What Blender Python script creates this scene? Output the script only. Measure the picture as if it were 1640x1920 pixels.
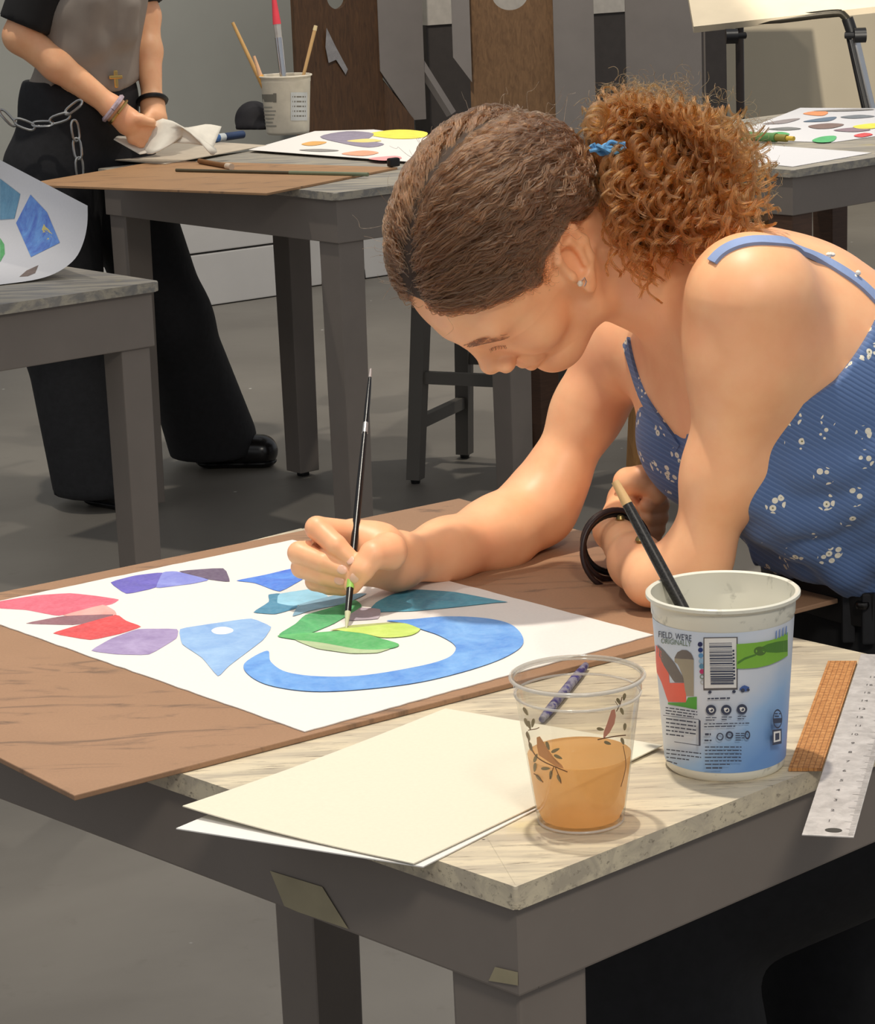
import bpy, bmesh, math, random
import numpy as np
from mathutils import Vector, Matrix
from mathutils.geometry import tessellate_polygon
for o in list(bpy.data.objects): bpy.data.objects.remove(o)
SC = bpy.context.scene
COL = SC.collection
rng = random.Random(7)
R_ = math.radians

# ------------------------------------------------------------------ camera
T = 0.89                      # height of every table top
CAMH = 1.57
FPX, PITCH, ROLL = 5000.0, 13.3, 2.2
_p, _r = R_(PITCH), R_(ROLL)
cF = np.array([0, math.cos(_p), -math.sin(_p)])
_rt = np.array([1., 0, 0]); _up = np.cross(_rt, cF)
cR = _rt*math.cos(_r) - _up*math.sin(_r)
cU = _up*math.cos(_r) + _rt*math.sin(_r)
cC = np.array([0, 0, CAMH])
cam_d = bpy.data.cameras.new('camera'); cam = bpy.data.objects.new('camera', cam_d)
COL.objects.link(cam); SC.camera = cam
cam.matrix_world = Matrix(((cR[0], cU[0], -cF[0], cC[0]), (cR[1], cU[1], -cF[1], cC[1]), (cR[2], cU[2], -cF[2], cC[2]), (0, 0, 0, 1)))
cam_d.sensor_fit = 'HORIZONTAL'; cam_d.sensor_width = 36.0
cam_d.lens = 36.0*FPX/1640.0
cam_d.clip_start = 0.05; cam_d.clip_end = 60

def ray(x, y): return cF + cR*(x-820)/FPX - cU*(y-960)/FPX
def pl(x, y, z=T):
    d = ray(x, y); return cC + d*((z-CAMH)/d[2])
def at(x, y, Y):
    d = ray(x, y); return cC + d*(Y/d[1])

# ------------------------------------------------------------------ light
world = bpy.data.worlds.new('studio_ambient'); SC.world = world; world.use_nodes = True
bg = world.node_tree.nodes['Background']; bg.inputs[0].default_value = (0.86, 0.88, 0.92, 1); bg.inputs[1].default_value = 0.47
SC.view_settings.view_transform = 'Standard'; SC.view_settings.look = 'None'
SC.cycles.transparent_max_bounces = 24
SC.view_settings.exposure = 0.0; SC.view_settings.gamma = 1.0; SC.view_settings.use_curve_mapping = False

def spot(name, loc, tgt, power, angle, col=(1, .92, .80), size=.045, blend=.5):
    l = bpy.data.lights.new(name, 'SPOT'); l.energy = power; l.spot_size = R_(angle); l.spot_blend = blend
    l.color = col; l.shadow_soft_size = size
    o = bpy.data.objects.new(name, l); COL.objects.link(o); o.location = loc
    d = Vector(tgt)-Vector(loc); o.rotation_euler = d.to_track_quat('-Z', 'Y').to_euler()
    return o
spot('ceiling_spot_worktable', (-.12, 2.42, 3.7), (.12, 2.35, .9), 255, 80)
spot('ceiling_spot_left', (-1.1, 6.2, 3.8), (-.6, 6.4, .9), 150, 70)
spot('ceiling_spot_middle', (.1, 7.1, 3.8), (-.1, 6.8, .9), 115, 75)
spot('ceiling_spot_right', (1.6, 7.2, 3.8), (1.3, 7.6, .9), 190, 75)
spot('added_bench_fill', (-.2, 8.4, 3.8), (.1, 10.9, .8), 270, 100, blend=.8)  # added fill lamp, only there to brighten the benches and grey wall
spot('added_floor_fill', (-1.0, 3.7, 3.7), (-.5, 3.1, 0), 55, 62, blend=.7)  # added fill lamp that lifts the floor at the lower left
spot('added_front_fill', (.7, -.7, 3.6), (.2, 2.3, .95), 190, 62, size=.32, blend=.8)  # added soft fill from behind the camera for faces turned to it
spot('ceiling_spot_rear', (.55, .5, 3.12), (2.45, 13.6, .55), 5000, 11, size=.03, blend=.3)

# ------------------------------------------------------------------ helpers
def setp(o, label=None, cat=None, group=None, kind=None):
    if label: o['label'] = label
    if cat: o['category'] = cat
    if group: o['group'] = group
    if kind: o['kind'] = kind
    return o
def thing(name, label, cat, loc=(0, 0, 0), group=None):
    o = bpy.data.objects.new(name, None); COL.objects.link(o); o.location = loc
    o.empty_display_size = .05
    return setp(o, label, cat, group)
def link(name, me, m=None, parent=None, smooth=False):
    o = bpy.data.objects.new(name, me); COL.objects.link(o)
    if m is not None and not me.materials: me.materials.append(m)
    if smooth:
        me.polygons.foreach_set('use_smooth', [True]*len(me.polygons))
    if parent is not None:
        o.parent = parent
        # keep world coordinates: geometry is written in world space
        loc = Vector((0, 0, 0)); p = parent
        while p is not None: loc += p.location; p = p.parent
        o.location = -loc
    return o
def mesh(name, V, F, m=None, parent=None, smooth=False):
    me = bpy.data.meshes.new(name); me.from_pydata([tuple(map(float, v)) for v in V], [], [tuple(f) for f in F]); me.update()
    return link(name, me, m, parent, smooth)
def bmobj(name, bm, m=None, parent=None, smooth=False):
    me = bpy.data.meshes.new(name); bmesh.ops.recalc_face_normals(bm, faces=bm.faces); bm.to_mesh(me); bm.free()
    return link(name, me, m, parent, smooth)
def box(name, c, sx, sy, sz, rot=0.0, m=None, parent=None, bev=.0, tilt=None, taper=None):
    """box centred at c, size sx,sy,sz, turned by rot about z; taper scales the bottom face"""
    bm = bmesh.new(); bmesh.ops.create_cube(bm, size=1)
    for v in bm.verts:
        k = taper if (taper and v.co.z < 0) else 1
        v.co = Vector((v.co.x*sx*k, v.co.y*sy*k, v.co.z*sz))
    if bev: bmesh.ops.bevel(bm, geom=bm.edges[:], offset=bev, segments=2, affect='EDGES', profile=.6)
    M = Matrix.Translation(Vector(c)) @ Matrix.Rotation(rot, 4, 'Z')
    if tilt is not None: M = M @ tilt
    bmesh.ops.transform(bm, matrix=M, verts=bm.verts)
    return bmobj(name, bm, m, parent)
def slab(name, poly, z0, z1, m=None, parent=None, bev=0.0, round_=0.0):
    """vertical prism over a polygon of xy points"""
    P = [Vector((p[0], p[1])) for p in poly]
    if round_:
        Q = []
        n = len(P)
        for i in range(n):
            a, b, c = P[i-1], P[i], P[(i+1) % n]
            d1 = (a-b).normalized(); d2 = (c-b).normalized()
            for k in range(6):
                t = k/5; p0 = b+d1*round_; p2 = b+d2*round_
                Q.append(p0*(1-t)**2 + b*2*t*(1-t) + p2*t*t)
        P = Q
    bm = bmesh.new()
    lo = [bm.verts.new((p.x, p.y, z0)) for p in P]; hi = [bm.verts.new((p.x, p.y, z1)) for p in P]
    n = len(P)
    bm.faces.new(lo[::-1]); bm.faces.new(hi)
    for i in range(n): bm.faces.new((lo[i], lo[(i+1) % n], hi[(i+1) % n], hi[i]))
    if bev:
        bmesh.ops.bevel(bm, geom=[e for e in bm.edges if abs(e.verts[0].co.z-e.verts[1].co.z) < 1e-6], offset=bev, segments=2, affect='EDGES', profile=.6)
    return bmobj(name, bm, m, parent)
def lathe_bm(prof, n=64, close=False):
    V, F = [], []
    for r, z in prof:
        for i in range(n):
            a = 2*math.pi*i/n; V.append((r*math.cos(a), r*math.sin(a), z))
    for j in range(len(prof)-1):
        for i in range(n):
            F.append((j*n+i, j*n+(i+1) % n, (j+1)*n+(i+1) % n, (j+1)*n+i))
    if close:
        j = len(prof)-1
        for i in range(n): F.append((j*n+i, j*n+(i+1) % n, (i+1) % n, i))
    return V, F
def lathe(name, prof, c, n=64, m=None, parent=None, close=False, cap0=False, cap1=False, smooth=True):
    V, F = lathe_bm(prof, n, close)
    if cap0: F.append(tuple(range(n))[::-1])
    if cap1: F.append(tuple((len(prof)-1)*n+i for i in range(n)))
    V = [(v[0]+c[0], v[1]+c[1], v[2]+c[2]) for v in V]
    o = mesh(name, V, F, m, parent, smooth)
    bm = bmesh.new(); bm.from_mesh(o.data); bmesh.ops.recalc_face_normals(bm, faces=bm.faces); bm.to_mesh(o.data); bm.free()
    if smooth: shade_auto(o)
    return o
def shade_auto(o, ang=40):
    me = o.data
    me.polygons.foreach_set('use_smooth', [True]*len(me.polygons))
    bm = bmesh.new(); bm.from_mesh(me)
    for e in bm.edges:
        if len(e.link_faces) == 2 and e.calc_face_angle(0) > R_(ang): e.smooth = False
    bm.to_mesh(me); bm.free()
def tube_geo(pts, rad, n=8, caps=True):
    pts = [np.array(p, float) for p in pts]; N = len(pts)
    rad = [rad]*N if not hasattr(rad, '__len__') else rad
    V, F = [], []
    t = pts[1]-pts[0]; t /= np.linalg.norm(t)
    u = np.cross(t, [0, 0, 1.]); 
    if np.linalg.norm(u) < 1e-3: u = np.cross(t, [0, 1., 0])
    u /= np.linalg.norm(u)
    for i in range(N):
        t = pts[min(i+1, N-1)]-pts[max(i-1, 0)]; t = t/(np.linalg.norm(t)+1e-12)
        u = u-t*(u@t); u /= np.linalg.norm(u)+1e-12; w = np.cross(t, u)
        for k in range(n):
            a = 2*math.pi*k/n; V.append(pts[i]+(u*math.cos(a)+w*math.sin(a))*rad[i])
    for i in range(N-1):
        for k in range(n): F.append((i*n+k, i*n+(k+1) % n, (i+1)*n+(k+1) % n, (i+1)*n+k))
    if caps: F.append(tuple(range(n))[::-1]); F.append(tuple((N-1)*n+k for k in range(n)))
    return V, F
def tube(name, pts, rad, n=8, m=None, parent=None, smooth=True, caps=True):
    V, F = tube_geo(pts, rad, n, caps); o = mesh(name, V, F, m, parent, smooth)
    if smooth: shade_auto(o, 50)
    return o
def spline(P, n=8, closed=False):
    P = [np.array(p, float) for p in P]; out = []; N = len(P)
    for i in range(N if closed else N-1):
        if closed: a, b, c, d = P[i-1], P[i], P[(i+1) % N], P[(i+2) % N]
        else: a, b, c, d = P[max(i-1, 0)], P[i], P[i+1], P[min(i+2, N-1)]
        for k in range(n):
            t = k/n
            out.append(.5*((2*b)+(c-a)*t+(2*a-5*b+4*c-d)*t*t+(3*b-a-3*c+d)*t**3))
    if not closed: out.append(P[-1])
    return out
def fillpoly(name, pts, m, parent=None):
    """flat polygon of 3d points (world)"""
    tri = tessellate_polygon([[Vector(p) for p in pts]])
    F = []
    for t in tri:
        a, b, c = (Vector(pts[i]) for i in t)
        F.append(tuple(t) if (b-a).cross(c-a).z >= 0 else tuple(t)[::-1])
    return mesh(name, pts, F, m, parent)

# ------------------------------------------------------------------ materials
def srgb(r, g, b):
    f = lambda c: (c/255/12.92 if c/255 <= .04045 else ((c/255+.055)/1.055)**2.4)
    return (f(r), f(g), f(b), 1)
class NT:
    def __init__(s, name):
        s.m = bpy.data.materials.new(name); s.m.use_nodes = True; s.t = s.m.node_tree; s.n = s.t.nodes
        s.b = s.n['Principled BSDF']
    def add(s, typ, **kw):
        nd = s.n.new(typ)
        for k, v in kw.items():
            if k in nd.inputs: nd.inputs[k].default_value = v
            else: setattr(nd, k, v)
        return nd
    def l(s, a, b): s.t.links.new(a, b)
    def coord(s, kind='Object', scale=(1, 1, 1), rot=(0, 0, 0)):
        tc = s.add('ShaderNodeTexCoord'); mp = s.add('ShaderNodeMapping')
        mp.inputs['Scale'].default_value = scale; mp.inputs['Rotation'].default_value = rot
        s.l(tc.outputs[kind], mp.inputs[0]); return mp.outputs[0]
    def noise(s, vec, scale, detail=4, rough=.55, dist=0.0):
        nd = s.add('ShaderNodeTexNoise'); nd.inputs['Scale'].default_value = scale; nd.inputs['Detail'].default_value = detail
        nd.inputs['Roughness'].default_value = rough; nd.inputs['Distortion'].default_value = dist
        s.l(vec, nd.inputs['Vector']); return nd.outputs[0]
    def ramp(s, fac, stops, interp='LINEAR'):
        r = s.add('ShaderNodeValToRGB'); cr = r.color_ramp; cr.interpolation = interp
        while len(cr.elements) < len(stops): cr.elements.new(.5)
        for e, (p, c) in zip(cr.elements, stops): e.position = p; e.color = c if len(c) == 4 else (*c, 1)
        s.l(fac, r.inputs[0]); return r.outputs[0]
    def mix(s, fac, a, b, mode='MIX'):
        nd = s.add('ShaderNodeMix', data_type='RGBA', blend_type=mode)
        for inp, v in ((nd.inputs[0], fac), (nd.inputs[6], a), (nd.inputs[7], b)):
            if hasattr(v, 'is_output'): s.l(v, inp)
            else: inp.default_value = v
        return nd.outputs[2]
    def math(s, op, a, b=None, c=None):
        nd = s.add('ShaderNodeMath', operation=op)
        for i, v in enumerate((a, b, c)):
            if v is None: continue
            if hasattr(v, 'is_output'): s.l(v, nd.inputs[i])
            else: nd.inputs[i].default_value = v
        return nd.outputs[0]
    def bump(s, h, strength=.3, dist=.001):
        nd = s.add('ShaderNodeBump'); nd.inputs['Strength'].default_value = strength; nd.inputs['Distance'].default_value = dist
        s.l(h, nd.inputs['Height']); s.l(nd.outputs[0], s.b.inputs['Normal'])
    def col(s, c):
        if hasattr(c, 'is_output'): s.l(c, s.b.inputs['Base Color'])
        else: s.b.inputs['Base Color'].default_value = c
    def set(s, **kw):
        for k, v in kw.items(): s.b.inputs[k.replace('_', ' ')].default_value = v
_mc = {}
def plain(name, rgb, rough=.6, metal=0.0, var=.08, scale=30, bump=0.0, spec=.4):
    if name in _mc: return _mc[name]
    n = NT(name); v = n.coord(); f = n.noise(v, scale)
    c = srgb(*rgb); d = tuple(x*(1-var) for x in c[:3])+(1,); e = tuple(min(1, x*(1+var)) for x in c[:3])+(1,)
    n.col(n.ramp(f, [(.3, d), (.7, e)])); n.set(Roughness=rough, Metallic=metal)
    n.b.inputs['Specular IOR Level'].default_value = spec
    if bump: n.bump(f, bump)
    _mc[name] = n.m; return n.m
def paint_mat(name, rgb, wear=(150, 140, 125), amt=.1):
    n = NT(name); v = n.coord(); f = n.noise(v, 9, 6, .6); g = n.noise(v, 55, 5, .7)
    c = srgb(*rgb); base = n.mix(f, tuple(x*.86 for x in c[:3])+(1,), tuple(min(1, x*1.12) for x in c[:3])+(1,))
    w = n.ramp(g, [(.66, (0, 0, 0, 1)), (.74, (amt, amt, amt, 1))])
    n.col(n.mix(w, base, srgb(*wear))); n.set(Roughness=.55); n.bump(g, .12, .0006); return n.m
GREY = paint_mat('grey_table_paint', (124, 115, 107))
GREY2 = paint_mat('grey_easel_paint', (134, 127, 122))
def tabletop_mat(name, c0, c1, ang, k=1.0):
    n = NT(name); v = n.coord('Object', (3, 26, 24), (0, 0, ang)); v2 = n.coord()
    g = n.noise(v, 2.0, 8, .65, .6); big = n.noise(v2, 6, 5, .6); fine = n.noise(v, 9, 6, .7)
    base = n.ramp(big, [(.32, srgb(*c0)), (.62, srgb(*c1))])
    base = n.mix(n.ramp(g, [(.42, (0, 0, 0, 1)), (.58, (.8*k, .8*k, .8*k, 1))]), base, srgb(220, 207, 178))
    base = n.mix(n.ramp(fine, [(.56, (0, 0, 0, 1)), (.68, (.85*k, .85*k, .85*k, 1))]), base, srgb(118, 107, 93))
    yl = n.noise(v2, 11, 3, .5)
    base = n.mix(n.ramp(yl, [(.66, (0, 0, 0, 1)), (.76, (.38, .38, .38, 1))]), base, srgb(205, 186, 92))
    vo = n.add('ShaderNodeTexVoronoi'); vo.inputs['Scale'].default_value = 55; n.l(v2, vo.inputs['Vector'])
    sp = n.ramp(vo.outputs['Distance'], [(.05, (1, 1, 1, 1)), (.10, (0, 0, 0, 1))])
    rs = n.math('GREATER_THAN', n.noise(v2, 13, 2), .62)
    base = n.mix(n.math('MULTIPLY', sp, rs), base, srgb(70, 62, 58))
    n.col(base); n.set(Roughness=.5); n.bump(fine, .2, .0006); return n.m
TOPM = tabletop_mat('worn_painted_tabletop', (164, 154, 136), (194, 182, 160), R_(-43))
TOPG = tabletop_mat('worn_grey_tabletop', (118, 116, 112), (142, 138, 132), R_(-40), .45)
def masonite(name, c0, c1):
    n = NT(name); v = n.coord(); f = n.noise(v, 420, 3, .7); b = n.noise(v, 5, 6, .62, .5); s = n.noise(n.coord('Object', (2, 9, 2), (0, 0, R_(20))), 3.2, 7, .62, 1.2)
    base = n.mix(b, srgb(*c0), srgb(*c1))
    base = n.mix(n.math('MULTIPLY', f, .35), base, srgb(70, 48, 34))
    st = n.ramp(s, [(.56, (0, 0, 0, 1)), (.66, (.75, .75, .75, 1)), (.76, (.1, .1, .1, 1))])
    base = n.mix(st, base, srgb(100, 80, 64))
    n.col(base); n.set(Roughness=.58); n.bump(f, .15, .0004); return n.m
BOARD = masonite('brown_hardboard', (158, 122, 92), (182, 142, 110))
BOARD2 = masonite('tan_hardboard', (168, 128, 90), (190, 148, 106))
PAPER = plain('white_watercolour_paper', (228, 225, 220), .85, var=.02, scale=300, bump=.08)
CREAM = plain('cream_paper', (224, 217, 197), .85, var=.02, scale=300, bump=.05)
PAPERG = plain('cool_white_paper', (218, 217, 219), .85, var=.02, scale=200)
BLACKM = plain('black_plastic', (18, 18, 20), .4)
CHROME = plain('chrome', (200, 202, 205), .18, 1.0, var=.03)
STEEL = plain('brushed_steel', (196, 194, 190), .34, 1.0, var=.05, scale=90)
def wood(name, c0, c1, scale=(2, 2, 18)):
    n = NT(name); v = n.coord('Object', scale); f = n.noise(v, 7, 7, .62, 1.0)
    n.col(n.ramp(f, [(.3, srgb(*c0)), (.7, srgb(*c1))])); n.set(Roughness=.55); n.bump(f, .2, .0006); return n.m
BROWNW = wood('stained_brown_wood', (66, 45, 28), (98, 68, 42), (14, 14, 2))
TANW = wood('tan_mottled_wood', (104, 76, 50), (138, 104, 70), (12, 12, 3))
DKLEG = wood('dark_brown_leg_wood', (70, 48, 34), (92, 64, 46))
OAK = wood('light_oak_wood', (150, 106, 60), (186, 138, 84), (10, 10, 1.5))
BRUSHW = plain('bare_brush_wood', (216, 176, 122), .5)
LACQ = plain('black_lacquer', (14, 14, 16), .28, spec=.4)

# ------------------------------------------------------------------ room
def floor_mat():
    n = NT('grey_painted_concrete'); v = n.coord(); a = n.noise(v, 1.3, 7, .6, .4); b = n.noise(v, 14, 6, .7)
    base = n.ramp(a, [(.3, srgb(112, 107, 100)), (.7, srgb(130, 125, 117))])
    base = n.mix(n.ramp(b, [(.6, (0, 0, 0, 1)), (.72, (.4, .4, .4, 1))]), base, srgb(104, 98, 90))
    vo = n.add('ShaderNodeTexVoronoi'); vo.inputs['Scale'].default_value = 9; n.l(v, vo.inputs['Vector'])
    sp = n.ramp(vo.outputs['Distance'], [(.035, (1, 1, 1, 1)), (.06, (0, 0, 0, 1))])
    rs = n.math('GREATER_THAN', n.noise(v, 3.1, 2), .55)
    n.col(n.mix(n.math('MULTIPLY', sp, rs), base, srgb(205, 203, 198))); n.set(Roughness=.5); n.bump(b, .1, .001); return n.m
floor = mesh('floor', [(-7, -4, 0), (7, -4, 0), (7, 14, 0), (-7, 14, 0)], [(0, 1, 2, 3)], floor_mat()); setp(floor, 'grey painted concrete floor with paint specks', None, None, 'structure')
WALLG = plain('grey_wall_paint', (156, 156, 149), .8, var=.04, scale=3)
WALLB = plain('beige_wall_paint', (192, 180, 156), .8, var=.03, scale=3)
WALLW = plain('pale_grey_wall_panel', (204, 201, 197), .7, var=.04, scale=4)
wd = np.array([math.cos(R_(37)), math.sin(R_(37)), 0]); wn = np.array([math.sin(R_(37)), -math.cos(R_(37)), 0])  # along wall, out of wall
W0 = np.array([-.62, 10.42, 0])-wn*.80
def wallbox(name, s0, s1, z0, z1, m, thick=.12, off=0.0, parent=None):
    a, b = W0+wd*s0+wn*off, W0+wd*s1+wn*off
    return slab(name, [a[:2], b[:2], (b-wn*thick)[:2], (a-wn*thick)[:2]], z0, z1, m, parent)
setp(wallbox('wall_back', -6, 2.05, 0, 3.9, WALLG), 'grey painted studio wall', None, None, 'structure')
setp(wallbox('wall_right', 2.05, 6.5, 0, 3.9, WALLB), 'warm beige lit wall behind the drafting table', None, None, 'structure')
setp(wallbox('baseboard_right', 2.05, 6.5, 0, .11, plain('beige_baseboard', (150, 140, 124), .6), .02, .02), 'grey beige baseboard', None, None, 'structure')

# low pale plinth against the wall: two boards one above the other
W1 = np.array([-.62, 10.42, 0])-wn*.30
pq = thing('wooden_plinth', 'pale grey painted low plinth of stacked boards under the drawing benches', 'plinth', tuple(W1))
def pbox(name, s0, s1, z0, z1, d0, d1, m):
    a, b = W1+wd*s0, W1+wd*s1
    return slab(name, [(a+wn*d1)[:2], (b+wn*d1)[:2], (b+wn*d0)[:2], (a+wn*d0)[:2]], z0, z1, m, pq, bev=.004)
pbox('board', -2.4, .13, 0.004, .205, -.46, .3, WALLW); pbox('board', -2.4, .13, .213, .46, -.46, .3, WALLW)
pbox('end_post', .135, .22, 0.0, .46, -.46, .26, plain('pale_post', (158, 155, 148), .7))
pbox('board', .225, 2.6, .004, .46, -.46, .20, WALLW)
pbox('top_board', -2.4, 2.6, .46, .47, -.46, .3, WALLW)
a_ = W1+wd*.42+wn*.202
mesh('arch_shade_panel', [a_+wd*.11*math.cos(t)+np.array([0, 0, .005+.15*math.sin(t)]) for t in np.linspace(0, math.pi, 15)], [tuple(range(15))], plain('painted_opening_shade', (44, 40, 38), .9), pq)  # flat dark half disc: the opening's shade is painted, nothing is cut out

# ------------------------------------------------------------------ tables
def table(name, label, N, ang, La, Lb, top_m, ap=.10, leg=.062, slabt=.018, over=.012, rnd=.012, topz=T, leg_m=None):
    """N near corner xy; b axis along ang, a axis along ang+90"""
    d2 = np.array([math.cos(ang), math.sin(ang)]); d1 = np.array([-math.sin(ang), math.cos(ang)])
    N = np.array(N[:2]); 
    cpt = N+d1*La/2+d2*Lb/2
    t = thing(name, label, 'table', (cpt[0], cpt[1], 0))
    P = lambda a, b: N+d1*a+d2*b
    slab('table_top', [P(0, 0), P(0, Lb), P(La, Lb), P(La, 0)], topz-slabt, topz, top_m, t, bev=.0025, round_=rnd)
    z0, z1 = topz-slabt-ap, topz-slabt; w = .02; o = over
    for (a0, a1, b0, b1) in ((o, La-o, o, o+w), (o, La-o, Lb-o-w, Lb-o), (o, o+w, o+w, Lb-o-w), (La-o-w, La-o, o+w, Lb-o-w)):
        slab('apron', [P(a0, b0), P(a0, b1), P(a1, b1), P(a1, b0)], z0, z1, GREY, t, bev=.002)
    k = leg
    for a, b in ((o+.006+k/2, o+.006+k/2), (o+.006+k/2, Lb-o-.006-k/2), (La-o-.006-k/2, o+.006+k/2), (La-o-.006-k/2, Lb-o-.006-k/2)):
        p = P(a, b)
        box('leg', (p[0], p[1], (z1-.02)/2+.012), k, k, z1-.024, ang, leg_m or GREY, t, bev=.003, taper=.86)
        box('foot_glide', (p[0], p[1], .006), .025, .025, .012, ang, BLACKM, t, bev=.002)
    return t
A43 = R_(43.07)
dR = np.array([math.cos(A43), math.sin(A43), 0]); dL = np.array([-math.sin(A43), math.cos(A43), 0])
NC = pl(966, 1663)
def tb(a, b, z=T): 
    p = NC+dL*a+dR*b; return np.array([p[0], p[1], z])
ft = table('work_table', 'worn grey painted work table in the foreground under the painting board', NC, A43, .925, .603, TOPM, ap=.068, leg=.07, over=.006, rnd=.003)
# strips of masking tape on the apron and leg
tape = plain('old_masking_tape', (158, 148, 120), .6)
def apron_patch(name, pts, off=.0012):
    # points px on the left face of the front table's apron
    fo = NC+dR*(.006); n = -dR
    out = []
    for x, y in pts:
        d = ray(x, y); t = ((fo-cC)@n)/(d@n); p = cC+d*t+n*off; out.append(p)
    tri = tessellate_polygon([[Vector(p) for p in out]])
    return mesh(name, out, [tuple(t) for t in tri], tape, ft)
apron_patch('tape_strip', [(508, 1632), (606, 1662), (655, 1741), (560, 1709), (535, 1698)])
apron_patch('tape_strip', [(918, 1838), (973, 1847), (973, 1822), (930, 1812)])

mt = table('studio_table', 'grey table behind the painter where the standing person works', (-.205, 6.06), R_(39.5), .99, .62, TOPG, ap=.10, leg=.075)
lt = table('side_table', 'small grey table at the left edge with a curling painted sheet', pl(300, 527)[:2], R_(39.5+90), .62, .95, TOPG, ap=.10, leg=.062)
rt = table('far_table', 'grey table behind the ponytail with palette sheet and blank paper', pl(1487, 319)[:2], R_(43), .95, 1.32, TOPG, ap=.09, leg=.075, leg_m=DKLEG)

# ------------------------------------------------------------------ board, painting, paper on the front table
BZ = T+.0052
def bz(x, y): return pl(x, y, BZ)
nb, rb, fb = pl(140, 1503, T), pl(1570, 1132, T), pl(825, 950, T)
u = (rb-nb); v = (fb-rb); v = v-u*(v@u)/(u@u); lb = nb+v; fb = rb+v
brd = slab('drawing_board', [nb[:2], rb[:2], fb[:2], lb[:2]], T+.0004, BZ, BOARD, None, bev=.0008)
setp(brd, 'large brown hardboard drawing board under the painting', 'drawing board')
PZ = BZ+.0012
paint_t = thing('painting', 'unfinished watercolour of coloured petals and a blue swirl on white paper', 'painting', tuple(pl(570, 1200, BZ)))
pc = [pl(-80, 1145, BZ), pl(571, 1374, BZ), pl(1225, 1192, BZ), pl(548, 1014, BZ)]
# deckled sheet outline
edge = []
for i in range(4):
    a, b = pc[i], pc[(i+1) % 4]
    for k in range(40):
        t = k/40; p = a*(1-t)+b*t; nn = np.array([(b-a)[1], -(b-a)[0], 0]); nn /= np.linalg.norm(nn)
        edge.append((p+nn*rng.uniform(-.0007, .0007))[:2])
slab('paper_sheet', edge, BZ+.0003, PZ, PAPER, paint_t)
def gouache(name, c, c2=None):
    if name in _mc: return _mc[name]
    n = NT(name); v = n.coord(); f = n.noise(v, 26, 5, .6, .8); g = n.noise(v, 240, 3)
    c = srgb(*c); c2 = srgb(*c2) if c2 else tuple(min(1, x*1.28+.02) for x in c[:3])+(1,)
    n.col(n.mix(n.math('MULTIPLY', g, .14), n.ramp(f, [(.33, c), (.68, c2)]), (1, 1, 1, 1))); n.set(Roughness=.75); _mc[name] = n.m; return n.m
c7 = lambda x, y: (x/1.822, 980+y/1.822)
c6 = lambda x, y: (500+x/2.05, 680+y/2.05)
lay = [0]
def blob(name, col, pts, conv=c7, sharp=True, col2=None, n=6):
    lay[0] += 1
    z = PZ+.00012+lay[0]*.00004
    px = [np.array(conv(*p)) for p in pts]
    if not sharp: px = spline(px, n, True)
    else:
        # soft only slightly between corners
        q = []
        for i in range(len(px)):
            a, b = px[i], px[(i+1) % len(px)]
            for k in range(4):
                t = k/4; q.append(a*(1-t)+b*t)
        px = [(q[i-1]+4*q[i]+q[(i+1) % len(q)])/6 for i in range(len(q))]
    return fillpoly('painted_shape', [pl(p[0], p[1], z) for p in px], gouache(name, col, col2), paint_t)
blob('gouache_rose', (206, 70, 98), [(-70, 285), (0, 268), (120, 248), (240, 240), (330, 250), (410, 262), (385, 278), (300, 297), (200, 319), (150, 310), (90, 298), (0, 293)], col2=(222, 100, 122))
blob('gouache_blush', (240, 150, 142), [(205, 318), (355, 278), (392, 300), (400, 315), (300, 320)])
blob('gouache_maroon', (120, 66, 78), [(75, 345), (215, 318), (395, 312), (360, 335), (250, 350)])
blob('gouache_red', (200, 28, 38), [(172, 378), (260, 352), (400, 312), (430, 335), (487, 355), (410, 380), (310, 402)], col2=(226, 52, 54))
blob('gouache_lilac', (138, 116, 168), [(305, 438), (380, 395), (470, 362), (610, 362), (605, 395), (510, 452), (400, 450)], col2=(168, 150, 194))
blob('gouache_violet', (78, 66, 168), [(372, 203), (460, 180), (560, 168), (535, 222), (430, 245)])
blob('gouache_periwinkle', (110, 116, 204), [(555, 168), (600, 165), (720, 195), (660, 208), (590, 217), (530, 224)], col2=(140, 150, 222))
blob('gouache_plum', (78, 54, 88), [(600, 165), (768, 153), (788, 203), (720, 195)])
blob('gouache_cobalt', (30, 92, 208), [(800, 198), (905, 178), (1000, 155), (1060, 165), (1040, 190), (955, 238), (870, 205)], col2=(70, 140, 230))
blob('gouache_powder_blue', (112, 158, 216), [(610, 362), (720, 345), (860, 325), (930, 355), (900, 400), (780, 490), (745, 528), (690, 460), (620, 415)], col2=(146, 186, 228))
blob('paper_gap', (238, 235, 230), [(722, 368), (740, 358), (770, 356), (795, 364), (792, 374), (765, 381), (735, 379)], sharp=False, col2=(240, 238, 234))
blob('gouache_teal', (26, 116, 150), [(860, 307), (920, 270), (915, 245), (955, 240), (1010, 275), (1020, 290), (940, 313)])
blob('gouache_pale_teal', (128, 184, 208), [(950, 242), (1090, 222), (1130, 262), (1000, 285), (945, 275)])
blob('gouache_shaded_teal', (104, 146, 168), [(1020, 278), (1150, 245), (1260, 240), (1185, 275), (1060, 300), (995, 322)])  # teal with the shadow lying over it mixed into the colour
blob('gouache_deep_teal', (34, 126, 156), [(380, 965), (420, 920), (480, 890), (560, 870), (720, 880), (900, 915), (930, 920), (880, 922), (720, 940), (560, 955), (450, 957)], c6, col2=(60, 160, 186))
blob('gouache_grey_mauve', (158, 146, 158), [(300, 938), (440, 945), (432, 985), (300, 992)], c6)
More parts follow.
